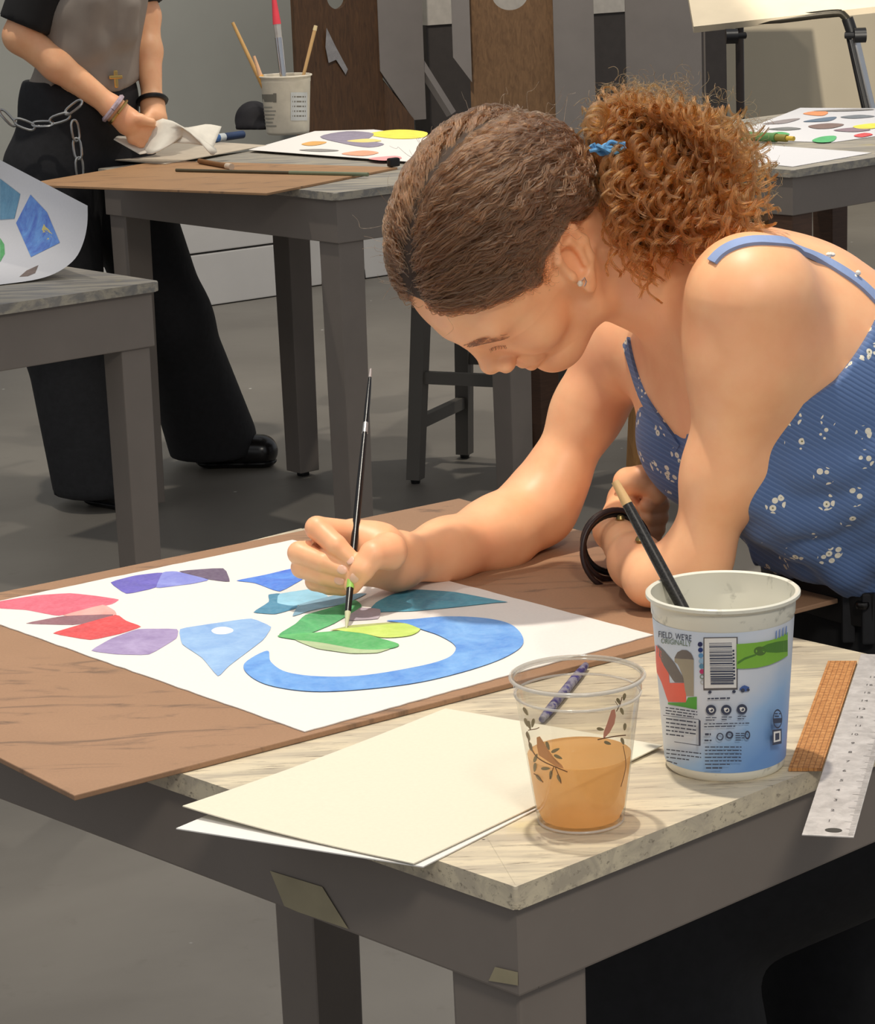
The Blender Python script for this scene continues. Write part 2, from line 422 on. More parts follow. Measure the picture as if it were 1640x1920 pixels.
blob('gouache_emerald', (20, 140, 72), [(948, 382), (1010, 345), (1040, 315), (1130, 290), (1215, 262), (1240, 285), (1140, 345), (1075, 372), (1000, 395)], col2=(70, 180, 104))
blob('gouache_sage', (158, 178, 132), [(1000, 398), (1120, 408), (1230, 430), (1340, 428), (1290, 445), (1200, 447), (1080, 430)])
blob('gouache_leaf_green', (36, 150, 66), [(950, 385), (1075, 375), (1200, 370), (1300, 395), (1362, 415), (1330, 430), (1230, 432), (1100, 410), (1000, 398)], sharp=False, col2=(78, 182, 96))
blob('gouache_olive', (150, 160, 80), [(1120, 368), (1200, 350), (1330, 340), (1390, 342), (1330, 352), (1200, 366)])
blob('gouache_lime', (176, 206, 70), [(1150, 366), (1210, 358), (1330, 346), (1400, 345), (1435, 362), (1400, 385), (1310, 392), (1240, 378)], sharp=False, col2=(206, 226, 110))
blob('gouache_sky_blue', (58, 132, 214), [(912, 437), (835, 480), (850, 520), (920, 555), (1050, 575), (1200, 572), (1400, 550), (1560, 515), (1700, 470), (1778, 425), (1783, 385), (1740, 345), (1650, 325), (1520, 320), (1400, 330), (1320, 334), (1390, 345), (1440, 364), (1500, 385), (1550, 415), (1553, 440), (1520, 465), (1430, 490), (1250, 520), (1100, 525), (980, 510), (925, 475)], sharp=False, col2=(112, 172, 232))

# loose cream sheets
def sheet(name, pts, z0, m, label, cat='paper', thick=.0009, lift=None):
    """paper from four px corners, gently lifted corner"""
    c = [pl(x, y, z0) for x, y in pts]; n = 14
    V, F = [], []
    for j in range(n+1):
        for i in range(n+1):
            s, t = i/n, j/n
            p = (c[0]*(1-s)+c[1]*s)*(1-t)+(c[3]*(1-s)+c[2]*s)*t
            h = 0
            if lift:
                for (ls, lt, amt) in lift:
                    d = max(0, 1-math.hypot(s-ls, t-lt)/.8); h += amt*d*d
            V.append((p[0], p[1], z0+h))
    N = (n+1)*(n+1)
    V += [(x, y, z+thick) for x, y, z in V]
    for j in range(n):
        for i in range(n):
            a = j*(n+1)+i; q = (a, a+1, a+n+2, a+n+1)
            F.append(q[::-1]); F.append(tuple(k+N for k in q))
    ring = [i for i in range(n+1)]+[j*(n+1)+n for j in range(1, n+1)]+[n*(n+1)+i for i in range(n-1, -1, -1)]+[j*(n+1) for j in range(n-1, 0, -1)]
    for k in range(len(ring)):
        a, b = ring[k], ring[(k+1) % len(ring)]; F.append((a, b, b+N, a+N))
    o = mesh(name, V, F, m, None, True); shade_auto(o, 40)
    return setp(o, label, cat)
sheet('paper_sheet', [(330, 1555), (793, 1627), (1226, 1406), (838, 1340)], T+.0005, PAPER, 'lower white sheet peeking out under the cream sheet at the table edge')
sheet('paper_sheet', [(343, 1527), (775, 1621), (1242, 1399), (835, 1330)], T+.0024, CREAM, 'upper blank cream sheet lying beside the clear cup', lift=[(0, 0, .006)])
# ------------------------------------------------------------------ yoghurt tub used as water pot
bkt = pl(1359, 1431)
def tub(name, label, c, Rt, Rb, h, inner_m, outer_m, group=None):
    t = thing(name, label, 'tub', (c[0], c[1], T), group)
    prof = [(0, .003), (Rb*.93, .003), (Rb*.96, .0), (Rb*1.0, .002), (Rb*1.02, h*.05), (Rb+(Rt-Rb)*.74, h*.868), (Rb+(Rt-Rb)*.82, h*.884), (Rb+(Rt-Rb)*.86, h*.955), (Rt*1.0, h*.965), (Rt*1.035, h*.975), (Rt*1.035, h*.992), (Rt*1.01, h), (Rt*.965, h*.992), (Rt*.945, h*.884), (Rt*.925, h*.868), (Rb*.95, .006), (0, .006)]
    lathe('tub_wall', prof, (c[0], c[1], T), 72, outer_m, t)
    return t
def tub_plastic():
    n = NT('dirty_white_plastic'); v = n.coord(); a = n.noise(v, 45, 5, .6, .6); b = n.noise(v, 9, 3)
    base = n.mix(n.ramp(a, [(.57, (0, 0, 0, 1)), (.66, (.55, .55, .55, 1))]), srgb(226, 223, 208), srgb(142, 140, 128))
    n.col(n.mix(n.ramp(b, [(.55, (0, 0, 0, 1)), (.8, (.3, .3, .3, 1))]), base, srgb(200, 190, 170))); n.set(Roughness=.35); return n.m
TUBM = tub_plastic()
BR, BB, BH = .0575, .0462, .141
bt = tub('water_tub', 'large yoghurt tub of printed white plastic with a brush standing in it', bkt, BR, BB, BH, None, TUBM)
def br_at(z): 
    t = (z-BH*.05)/(BH*.818); return BB*1.02+(BB+(BR-BB)*.74-BB*1.02)*t
def on_round(c, rfun, x, y, off):
    """front hit of the view ray with a round vessel standing at c; clamps to its outline"""
    d = ray(x, y); o = cC-np.array([c[0], c[1], T]); A = d[0]**2+d[1]**2; B = d[0]*o[0]+d[1]*o[1]; z = .06; p = None
    for _ in range(12):
        r = rfun(z)+off; C = o[0]**2+o[1]**2-r*r; disc = max(B*B-A*C, 0.0); t = (-B-math.sqrt(disc))/A; p = o+d*t
        z = min(max(p[2], 0.0), .2)
    q = np.array([p[0], p[1]]); q = q/np.linalg.norm(q)*(rfun(z)+off)
    return np.array([c[0]+q[0], c[1]+q[1], T+p[2]])
def on_tub(x, y, off=.0004): return on_round(bkt, br_at, x, y, off)
# printed sleeve
V_, F_ = lathe_bm([(br_at(z)+.0002, z) for z in np.linspace(.008, .1215, 12)], 72)
n = NT('printed_label'); tc = n.add('ShaderNodeTexCoord'); sx = n.add('ShaderNodeSeparateXYZ'); n.l(tc.outputs['Object'], sx.inputs[0])
zz = n.math('SUBTRACT', sx.outputs['Z'], 0.0); f_ = n.noise(tc.outputs['Object'], 40, 3)
g_ = n.math('ADD', n.math('MULTIPLY', zz, 8.5), n.math('MULTIPLY', sx.outputs['X'], -7.0))
n.col(n.ramp(n.math('ADD', g_, n.math('MULTIPLY', n.math('SUBTRACT', f_, .5), .15)), [(.02, srgb(110, 152, 208)), (.30, srgb(150, 184, 222)), (.52, srgb(206, 212, 222)), (.80, srgb(218, 222, 230)), (.98, srgb(206, 216, 230))])); n.set(Roughness=.4)
lab = mesh('label', V_, F_, n.m, bt, True); lab.location = (0, 0, 0)
cb = lambda x, y: (1180+x/4.175, 1040+y/4.175)
INK = plain('navy_ink', (62, 68, 88), .5); 
def flat(name, rgb): return plain(name, rgb, .5, var=.05)
dz_ = [0.0]
def tub_strip(name, xs, top, bot, m, conv=cb, rows=3):
    """print drawn between an upper and a lower outline (columns of px), wrapped on the tub"""
    dz_[0] += .00002
    nx = 14; X = np.linspace(xs[0], xs[-1], nx); tp = np.interp(X, xs, top); bo = np.interp(X, xs, bot)
    Vv, Ff = [], []
    for x, a, b in zip(X, tp, bo):
        for k in range(rows+1):
            y = a+(b-a)*k/rows; Vv.append(on_tub(*conv(x, y), .0004+dz_[0]))
    for i in range(nx-1):
        for k in range(rows): q = i*(rows+1)+k; Ff.append((q, q+1, q+rows+2, q+rows+1))
    return mesh(name, Vv, Ff, m, lab)
def tub_disc(name, x, y, rx, ry, m, hole=0):
    dz_[0] += .00002; Vv, Ff = [], []; N = 20
    for k in (hole, 1):
        for i in range(N):
            a = 2*math.pi*i/N; Vv.append(on_tub(*cb(x+rx*k*math.cos(a), y+ry*k*math.sin(a)), .0004+dz_[0]))
    for i in range(N): Ff.append((i, (i+1) % N, N+(i+1) % N, N+i))
    return mesh(name, Vv, Ff, m, lab)
def text_geo(s, size=1.0):
    cu = bpy.data.curves.new('t', 'FONT'); cu.body = s; cu.size = size; cu.resolution_u = 2; cu.align_x = 'LEFT'
    o = bpy.data.objects.new('t', cu); COL.objects.link(o); dg = bpy.context.evaluated_depsgraph_get(); dg.update()
    me = o.evaluated_get(dg).to_mesh(); V_ = [tuple(v.co) for v in me.vertices]; F_ = [tuple(p.vertices) for p in me.polygons]
    o.evaluated_get(dg).to_mesh_clear(); bpy.data.objects.remove(o); bpy.data.curves.remove(cu); return V_, F_
def tub_text(s, x, y, w, h, m, slope=0.0, up=0.0):
    V_, F_ = text_geo(s); mx = max(v[0] for v in V_); my = max(v[1] for v in V_)
    Vv = [on_tub(*cb(x+w*v[0]/mx, y-h*v[1]/my+slope*w*v[0]/mx), .0006) for v in V_]
    return mesh('lettering', Vv, F_, m, lab)
tub_text("FIELD, WE'RE", 222, 645, 262, 50, INK, .13); tub_text("ORIGINALLY", 243, 693, 238, 40, flat('green_grey_ink', (108, 128, 104)), .11)
CORAL = flat('coral_print', (236, 104, 84)); 
tub_strip('barn_print', [205, 250, 300, 312], [705, 760, 870, 1000], [905, 1000, 1150, 1152], CORAL)
tub_strip('roof_print', [218, 262, 350, 440], [705, 742, 845, 996], [760, 860, 1000, 1002], flat('grey_roof_print', (116, 108, 104)))
tub_strip('barn_print', [300, 442], [1004, 1004], [1152, 1156], CORAL)
tub_strip('silo_print', [352, 380, 420, 440, 502], [812, 815, 816, 817, 822], [840, 860, 960, 1108, 1108], flat('stone_print', (164, 154, 134)))
tub_strip('dome_print', [352, 372, 410, 450, 485, 502], [806, 765, 745, 748, 775, 820], [812, 814, 816, 817, 820, 822], flat('grey_roof_print', (116, 108, 104)))
tub_strip('grass_print', [300, 442, 446, 526], [1158, 1158, 1118, 1112], [1172, 1196, 1198, 1212], flat('grass_print', (88, 164, 66)))
for y, c in zip((702, 746, 790, 832, 873, 915, 955, 998), ((40, 48, 92), (38, 60, 120), (96, 150, 196), (150, 186, 214), (90, 140, 170), (190, 60, 110), (122, 140, 120), (188, 190, 184))):
    tub_disc('colour_dot', 552+(y-700)*.065, y, 19, 19, flat('dot_%d_%d' % (c[0], c[2]), c), 0 if y < 930 else .6)
WHT = flat('label_white', (228, 226, 222))
tub_strip('barcode_panel', [578, 846], [648, 644], [1062, 1056], flat('barcode_frame', (96, 92, 92)), rows=6)
tub_strip('barcode_panel', [586, 836], [656, 652], [1046, 1042], WHT, rows=6)
y = 692
bl = random.Random(3)
while y < 1018:
    h_ = bl.choice((4, 5, 8, 11)); tub_strip('barcode_bar', [622+(y-690)*.04, 800+(y-690)*.05], [y, y-2], [y+h_, y+h_-2], INK, rows=1); y += h_+bl.choice((5, 6, 9))
for k in range(9): tub_strip('barcode_digit', [806+k*.9, 820+k*.9], [745+k*27, 744+k*27], [760+k*27, 759+k*27], INK, rows=1)
tub_disc('wheel_print', 628, 1076, 14, 12, INK); tub_disc('wheel_print', 817, 1072, 14, 12, INK)
tub_strip('tractor_print', [860, 880, 900, 936], [1050, 1030, 1022, 1036], [1058, 1066, 1072, 1066], flat('tractor_blue', (70, 98, 160)))
tub_disc('wheel_print', 886, 1062, 16, 16, INK); tub_disc('wheel_print', 928, 1058, 12, 12, INK)
tub_strip('hill_print', [838, 900, 1000, 1100, 1180, 1238], [700, 697, 688, 672, 645, 606], [892, 893, 886, 862, 826, 790], flat('hill_green', (128, 182, 66)), rows=4)
tub_strip('tree_print', [1010, 1080, 1150, 1236], [735, 700, 682, 668], [745, 765, 768, 760], flat('tree_green', (84, 130, 56)))
tub_disc('tree_print', 1020, 755, 48, 36, flat('bush_green', (86, 118, 58)))
tub_strip('path_print', [845, 900, 990], [838, 805, 776], [860, 824, 790], flat('tree_green', (84, 130, 56)))
for k in range(4): tub_strip('mountain_print', [1145+k*26, 1153+k*26], [600-k*12, 590-k*12], [665-k*12, 655-k*10], flat('mountain_blue', (110, 140, 196)))
for x, y in ((637, 1215), (757, 1215), (880, 1210)):
    tub_disc('round_icon', x, y, 41, 40, INK); tub_disc('icon_mark', x+4, y+2, 20, 19, WHT, .62); tub_disc('icon_mark', x-8, y-6, 12, 10, WHT)
def lines(x0, x1, y, n_, dy, h_, slope=0.0, seed=1, m=INK):
    r_ = random.Random(seed)
    for i in range(n_):
        x = x0; end = x1 if i < n_-1 else x0+(x1-x0)*r_.uniform(.55, .9)
        while x < end-6:
            w = r_.uniform(18, 52); e_ = min(x+w, end); yy = y+i*dy
            tub_strip('print_line', [x, e_], [yy+slope*(x-x0), yy+slope*(e_-x0)], [yy+h_*.75+slope*(x-x0), yy+h_*.75+slope*(e_-x0)], m, rows=1); x = e_+r_.uniform(5, 9)
lines(610, 905, 1122, 1, 20, 15, -.03, 4); lines(596, 680, 1272, 2, 20, 9, 0, 5); lines(720, 800, 1268, 2, 20, 9, 0, 6); lines(846, 912, 1262, 2, 20, 9, 0, 7)
lines(584, 940, 1322, 2, 22, 10, -.02, 8); lines(590, 655, 1398, 1, 20, 22, 0, 9); lines(586, 660, 1448, 1, 20, 16, 0, 10)
tub_disc('recycling_icon', 708, 1425, 28, 30, INK, .7); tub_disc('recycling_icon', 782, 1412, 30, 30, INK, .55); lines(830, 900, 1396, 4, 17, 10, 0, 11); tub_disc('recycling_icon', 922, 1412, 22, 34, INK, .6)
lines(590, 876, 1502, 6, 27, 11, 0, 12); lines(598, 795, 1664, 1, 20, 15, 0, 13)
lines(282, 530, 1192, 3, 22, 12, .14, 14); lines(285, 520, 1278, 5, 30, 14, .13, 15)
for xs, a, b in (([262, 545], [1255, 1288], [1259, 1292]), ([540, 556], [1290, 1300], [1490, 1496]), ([350, 552], [1462, 1492], [1467, 1498])): tub_strip('text_frame', xs, a, b, INK, rows=2)
lines(288, 560, 1520, 3, 30, 12, .12, 16); lines(290, 410, 1608, 1, 20, 12, .3, 17)
tub_disc('organic_seal', 1158, 1285, 37, 76, INK, .84); tub_strip('organic_seal', [1126, 1190], [1282, 1278], [1322, 1316], INK); lines(1136, 1182, 1240, 2, 20, 12, 0, 18)
tub_strip('carton_icon', [1118, 1190], [1372, 1362], [1492, 1478], INK, rows=3); tub_strip('carton_icon', [1128, 1182], [1386, 1378], [1470, 1458], WHT, rows=3); tub_strip('carton_icon', [1140, 1172], [1400, 1394], [1455, 1446], INK)

# ---- brush standing in the tub
def brush(name, label, a, b, r, cols, parts, group=None, cat='paint brush'):
    """parts: list of (name, t0, t1, r0, r1, material) from a (tip) to b (handle end)"""
    a, b = np.array(a, float), np.array(b, float)
    t = thing(name, label, cat, tuple(a), group)
    for nm, t0, t1, r0, r1, m in parts:
        pts = [a+(b-a)*(t0+(t1-t0)*k/5) for k in range(6)]
        mid = nm == 'handle'
        rad = [r0+(r1-r0)*k/5+(r*.18*math.sin(math.pi*k/5) if mid else 0) for k in range(6)]
        tube(nm, pts, rad, 12, m, t)
    return t
SPECK = plain('speckled_black_paint', (40, 38, 36), .4, var=.9, scale=700)
brush('paint_brush', 'black brush with bare wood end standing in the large yoghurt tub', at(1345, 1262, 1.985), at(1153, 903, 2.055), .003, None,
      [('bristles', 0, .06, .001, .003, plain('dark_bristle', (60, 50, 44), .7)), ('ferrule', .06, .16, .003, .0035, STEEL), ('handle', .16, .88, .0046, .0042, SPECK), ('bare_end', .88, 1.0, .0043, .0032, BRUSHW)])

# ------------------------------------------------------------------ clear cup with orange water
cup = pl(1089, 1538)
ct = thing('plastic_cup', 'clear plastic cup with leaf and bird print half full of orange paint water', 'cup', (cup[0], cup[1], T))
def clear(name, tint=(1, 1, 1), gl=.10):
    m = bpy.data.materials.new(name); m.use_nodes = True; t = m.node_tree; t.nodes.clear()
    out = t.nodes.new('ShaderNodeOutputMaterial'); tr = t.nodes.new('ShaderNodeBsdfTransparent'); tr.inputs[0].default_value = (*tint, 1)
    g = t.nodes.new('ShaderNodeBsdfGlossy'); g.inputs['Roughness'].default_value = .06
    f = t.nodes.new('ShaderNodeLayerWeight'); f.inputs[0].default_value = gl
    mx = t.nodes.new('ShaderNodeMixShader'); t.links.new(f.outputs['Facing'], mx.inputs[0]); t.links.new(tr.outputs[0], mx.inputs[1]); t.links.new(g.outputs[0], mx.inputs[2]); t.links.new(mx.outputs[0], out.inputs[0]); return m
CLEAR = clear('clear_plastic', (.90, .89, .86))
CRt, CRb, CH_ = .0478, .0316, .1135
def cr_at(z): return CRb*1.01+(CRt*.955-CRb*1.01)*(z/(CH_*.86))
lathe('cup_wall', [(0, .003), (CRb*.8, .0025), (CRb*.95, 0), (CRb, .0012), (cr_at(.010), .010), (cr_at(.05), .05), (cr_at(CH_*.84), CH_*.84), (CRt*.965, CH_*.862), (CRt*.955, CH_*.885), (CRt*.985, CH_*.90), (CRt*.975, CH_*.965), (CRt*1.02, CH_*.972), (CRt*1.035, CH_*.985), (CRt*1.02, CH_*.998), (CRt*.99, CH_), (CRt*.968, CH_*.988), (CRt*.975, CH_*.972)], (cup[0], cup[1], T), 72, CLEAR, ct)
n = NT('clear_plastic_rim'); v = n.coord(); n.col(n.mix(n.noise(v, 60, 2), srgb(214, 210, 202), srgb(236, 232, 226))); n.set(Roughness=.12, Alpha=.42); n.b.inputs['Specular IOR Level'].default_value = .9; RIMC = n.m
for z_, r_, w_ in ((CH_*.985, CRt*1.02, .0016), (CH_*.972, CRt*.985, .0008), (CH_*.872, CRt*.962, .0011), (.0015, CRb*.985, .0012)):
    tube('rim_ring', [(cup[0]+r_*math.cos(t), cup[1]+r_*math.sin(t), T+z_) for t in np.linspace(0, 2*math.pi, 73)], w_, 8, RIMC, ct, caps=False)
m = bpy.data.materials.new('orange_paint_water'); m.use_nodes = True; t_ = m.node_tree; t_.nodes.clear()
out = t_.nodes.new('ShaderNodeOutputMaterial'); tr = t_.nodes.new('ShaderNodeBsdfTransparent'); tr.inputs[0].default_value = (*srgb(255, 238, 214)[:3], 1)
tl_ = t_.nodes.new('ShaderNodeBsdfTranslucent'); tl_.inputs[0].default_value = srgb(255, 216, 156); df = t_.nodes.new('ShaderNodeBsdfDiffuse'); df.inputs[0].default_value = srgb(255, 214, 152)
gs = t_.nodes.new('ShaderNodeBsdfGlossy'); gs.inputs['Roughness'].default_value = .05
a1_ = t_.nodes.new('ShaderNodeAddShader'); m1 = t_.nodes.new('ShaderNodeMixShader'); m1.inputs[0].default_value = .35; m2 = t_.nodes.new('ShaderNodeMixShader'); m2.inputs[0].default_value = .70
m3 = t_.nodes.new('ShaderNodeMixShader'); m3.inputs[0].default_value = .04
t_.links.new(tl_.outputs[0], m1.inputs[1]); t_.links.new(df.outputs[0], m1.inputs[2]); t_.links.new(tr.outputs[0], m2.inputs[1]); t_.links.new(m1.outputs[0], m2.inputs[2])
t_.links.new(m2.outputs[0], m3.inputs[1]); t_.links.new(gs.outputs[0], m3.inputs[2]); t_.links.new(m3.outputs[0], out.inputs[0]); t_.nodes.remove(a1_)
LZ = .0525
lq = lathe('paint_water', [(0, .0042), (CRb*.92, .0042), (cr_at(.012)-.0011, .012), (cr_at(LZ)-.0011, LZ), (cr_at(LZ)-.002, LZ-.0006), (0, LZ-.0006)], (cup[0], cup[1], T), 64, m, ct); lq['label'] = 'cloudy orange paint water'
def on_cup(x, y, off=.0003): return on_round(cup, cr_at, x, y, off)
cc = lambda x, y: (920+x/4.8, 1190+y/4.8)
def cup_poly(name, pts, m):
    px = [cc(*p) for p in pts]; c = np.mean(px, 0); Vv = [on_cup(*c)]+[on_cup(*p) for p in px]; N = len(px)
    return mesh(name, Vv, [(0, 1+i, 1+(i+1) % N) for i in range(N)], m, ct)
LEAF = flat('olive_leaf_print', (146, 130, 96)); BIRD = flat('tan_bird_print', (212, 150, 98)); TWIG = flat('brown_twig_print', (120, 84, 58)); BIRD2 = flat('rose_bird_print', (206, 140, 116))
def leaf(x, y, a, L=42, W=15, m=LEAF):
    a = R_(a); pts = []
    for k in range(12):
        t = 2*math.pi*k/12; u_ = L*math.cos(t); v_ = W*math.sin(t)*(1-.25*math.cos(t)); pts.append((x+u_*math.cos(a)-v_*math.sin(a), y+u_*math.sin(a)+v_*math.cos(a)))
    cup_poly('leaf_print', pts, m)
def twig(pts, w=5):
    P = [np.array(p, float) for p in spline([(*p, 0) for p in pts], 5)]
    for i in range(len(P)-1):
        a, b = P[i][:2], P[i+1][:2]; n_ = np.array([-(b-a)[1], (b-a)[0]]); n_ = n_/np.linalg.norm(n_)*w
        mesh('twig_print', [on_cup(*cc(*q)) for q in (a-n_, b-n_, b+n_, a+n_)], [(0, 1, 2, 3)], TWIG, ct)
cup_poly('bird_print', [(412, 925), (440, 915), (470, 960), (520, 1040), (570, 1110), (640, 1175), (655, 1205), (590, 1190), (500, 1130), (430, 1085), (415, 1010)], BIRD)
twig([(325, 870), (350, 990), (400, 1085), (470, 1140), (560, 1182), (690, 1236)]); twig([(565, 1190), (540, 1265), (530, 1300)], 4); twig([(580, 1195), (620, 1290), (632, 1340)], 4); twig([(335, 860), (400, 850), (435, 835)], 4); twig([(385, 1250), (430, 1280), (470, 1330)], 4)
for a in ((512, 1000, 70), (580, 1042, -25), (605, 1100, 25), (492, 1205, 0), (540, 1262, 95), (615, 1297, 65), (402, 1110, -70), (432, 1290, 50), (358, 1010, 75), (335, 915, 70), (378, 795, 100), (345, 815, 75), (396, 1195, 95), (312, 690, 60), (318, 790, 70)): leaf(*a)
cup_poly('bird_print', [(1085, 680), (1115, 670), (1125, 730), (1112, 800), (1070, 880), (1010, 945), (1015, 880), (1045, 800)], BIRD2)
twig([(960, 945), (1060, 925), (1140, 912), (1215, 905)]); twig([(1130, 690), (1165, 620), (1180, 560)], 4); twig([(1150, 650), (1120, 600)], 3); twig([(1190, 1000), (1215, 1180), (1170, 1370)], 3)
for a in ((985, 850, 10), (1180, 690, 70), (1150, 600, 60), (1185, 960, 70), (1050, 975, 20), (1205, 830, 95), (1200, 560, 100)): leaf(*a, L=34)

# ------------------------------------------------------------------ violet paint stick seen through the cup
a_, b_ = pl(1016, 1358), pl(1098, 1256); a_[2] = b_[2] = T+.0042
n = NT('violet_streaked_stick'); v = n.coord(); f_ = n.noise(v, 60, 4, .6); n.col(n.ramp(f_, [(.4, srgb(52, 46, 110)), (.52, srgb(150, 148, 160)), (.6, srgb(60, 58, 130))])); n.set(Roughness=.5)
setp(tube('pastel_stick', [a_+(b_-a_)*k/6 for k in range(7)], [.0028, .004, .004, .004, .004, .004, .003], 10, n.m), 'violet and white streaked pastel stick lying behind the clear cup', 'pastel')

# ------------------------------------------------------------------ rulers
bl_, br_, tl0 = pl(1503, 1572), pl(1600, 1578), pl(1612, 1237)
ax = (tl0-bl_)/np.linalg.norm(tl0-bl_); px_ = np.array([ax[1], -ax[0], 0]); wdt = (br_-bl_)@px_
rul = thing('steel_ruler', 'long steel ruler overhanging the right table edge beside the cork strip', 'ruler', tuple(bl_))
RZ = T+.0032
def rp(u_, v_, z=RZ): p = bl_+px_*u_+ax*v_; return np.array([p[0], p[1], z])
n = NT('scratched_steel'); v = n.coord('Object', (1, 1, 1), (0, 0, 0)); f_ = n.noise(v, 70, 5, .65, .4); n.col(n.ramp(f_, [(.35, srgb(196, 190, 184)), (.65, srgb(228, 222, 216))])); n.set(Roughness=.42, Metallic=.35); n.bump(f_, .25, .0004); RULM = n.m
slab('blade', [rp(0, 0), rp(wdt, 0), rp(wdt, .46), rp(0, .46)], T+.002, RZ, RULM, rul, bev=.0003)
slab('cork_backing', [rp(.003, .11), rp(wdt-.003, .11), rp(wdt-.003, .455), rp(.003, .455)], T+.0003, T+.002, plain('cork', (168, 116, 70), .8), rul)
INKB = plain('ruler_ink', (92, 88, 86), .5)
def rquad(name, u0, u1, v0, v1): return mesh(name, [rp(u0, v0, RZ+.0002), rp(u1, v0, RZ+.0002), rp(u1, v1, RZ+.0002), rp(u0, v1, RZ+.0002)], [(0, 1, 2, 3)], INKB, rul)
for i in range(1, 150):
    L = .0095 if i % 10 == 0 else (.007 if i % 5 == 0 else .0045); rquad('tick', wdt-L, wdt-.0004, i*.003-.0002, i*.003+.0002)
for i in range(1, 18):
    V_, F_ = text_geo(str(i)); cx = sum(v[0] for v in V_)/len(V_); mesh('numeral', [rp(.0165+(v[0]-cx)*.0068, .006+i*.0225+v[1]*.0068, RZ+.0002) for v in V_], F_, INKB, rul)
Vh = [rp(wdt*.58+.0062*math.cos(2*math.pi*i/20), .011+.0045*math.sin(2*math.pi*i/20), RZ+.00025) for i in range(20)]
mesh('hang_hole_disc', Vh, [tuple(range(20))], plain('painted_hole_shade', (66, 62, 56), .8), rul)  # dark disc paints the shade of the hole; the blade is not pierced
cq = [pl(1478, 1447), pl(1540, 1447), pl(1606, 1245), pl(1552, 1245)]
n = NT('ruled_cork'); tc = n.add('ShaderNodeTexCoord'); f_ = n.noise(tc.outputs['Object'], 240, 4, .7)
base = n.ramp(f_, [(.35, srgb(168, 110, 58)), (.65, srgb(202, 146, 88))])
dv = (cq[3]-cq[0])/np.linalg.norm(cq[3]-cq[0]); du = np.array([dv[1], -dv[0], 0])
def lined(vec, per, w):
    dp = n.add('ShaderNodeVectorMath', operation='DOT_PRODUCT'); dp.inputs[1].default_value = tuple(vec); n.l(tc.outputs['Object'], dp.inputs[0])
    fr = n.math('FRACT', n.math('MULTIPLY', dp.outputs['Value'], 1/per)); return n.math('LESS_THAN', fr, w)
gl_ = n.math('MAXIMUM', lined(du, .0042, .16), lined(dv, .0075, .10))
n.col(n.mix(n.math('MULTIPLY', gl_, .6), base, srgb(96, 56, 28))); n.set(Roughness=.75); n.bump(f_, .3, .0005)
setp(slab('cork_ruler', [p[:2] for p in cq], T+.0004, T+.0030, n.m), 'cork-faced ruler strip with fine grid lines between tub and steel ruler', 'ruler')

# ------------------------------------------------------------------ brush in the painter's hand
tip = pl(649, 1179, PZ); top = at(695, 692, 2.63)
WHB = plain('pale_wet_bristle', (206, 204, 170), .6)
brush('paint_brush', 'long black handled brush held upright in the painting hand', tip, top, .0026, None,
      [('bristles', .0, .06, .0008, .0030, WHB), ('ferrule', .06, .145, .0030, .0034, plain('dark_nickel', (78, 78, 76), .3, 1.0)), ('green_band', .145, .20, .0036, .0037, plain('green_paint_smear', (150, 196, 92), .5)), ('handle', .20, .74, .0036, .0026, LACQ), ('worn_band', .74, .78, .0030, .0027, STEEL), ('handle', .78, .965, .0026, .0016, LACQ), ('tip', .965, 1.0, .0016, .0011, plain('pale_handle_tip', (170, 160, 158), .3))])
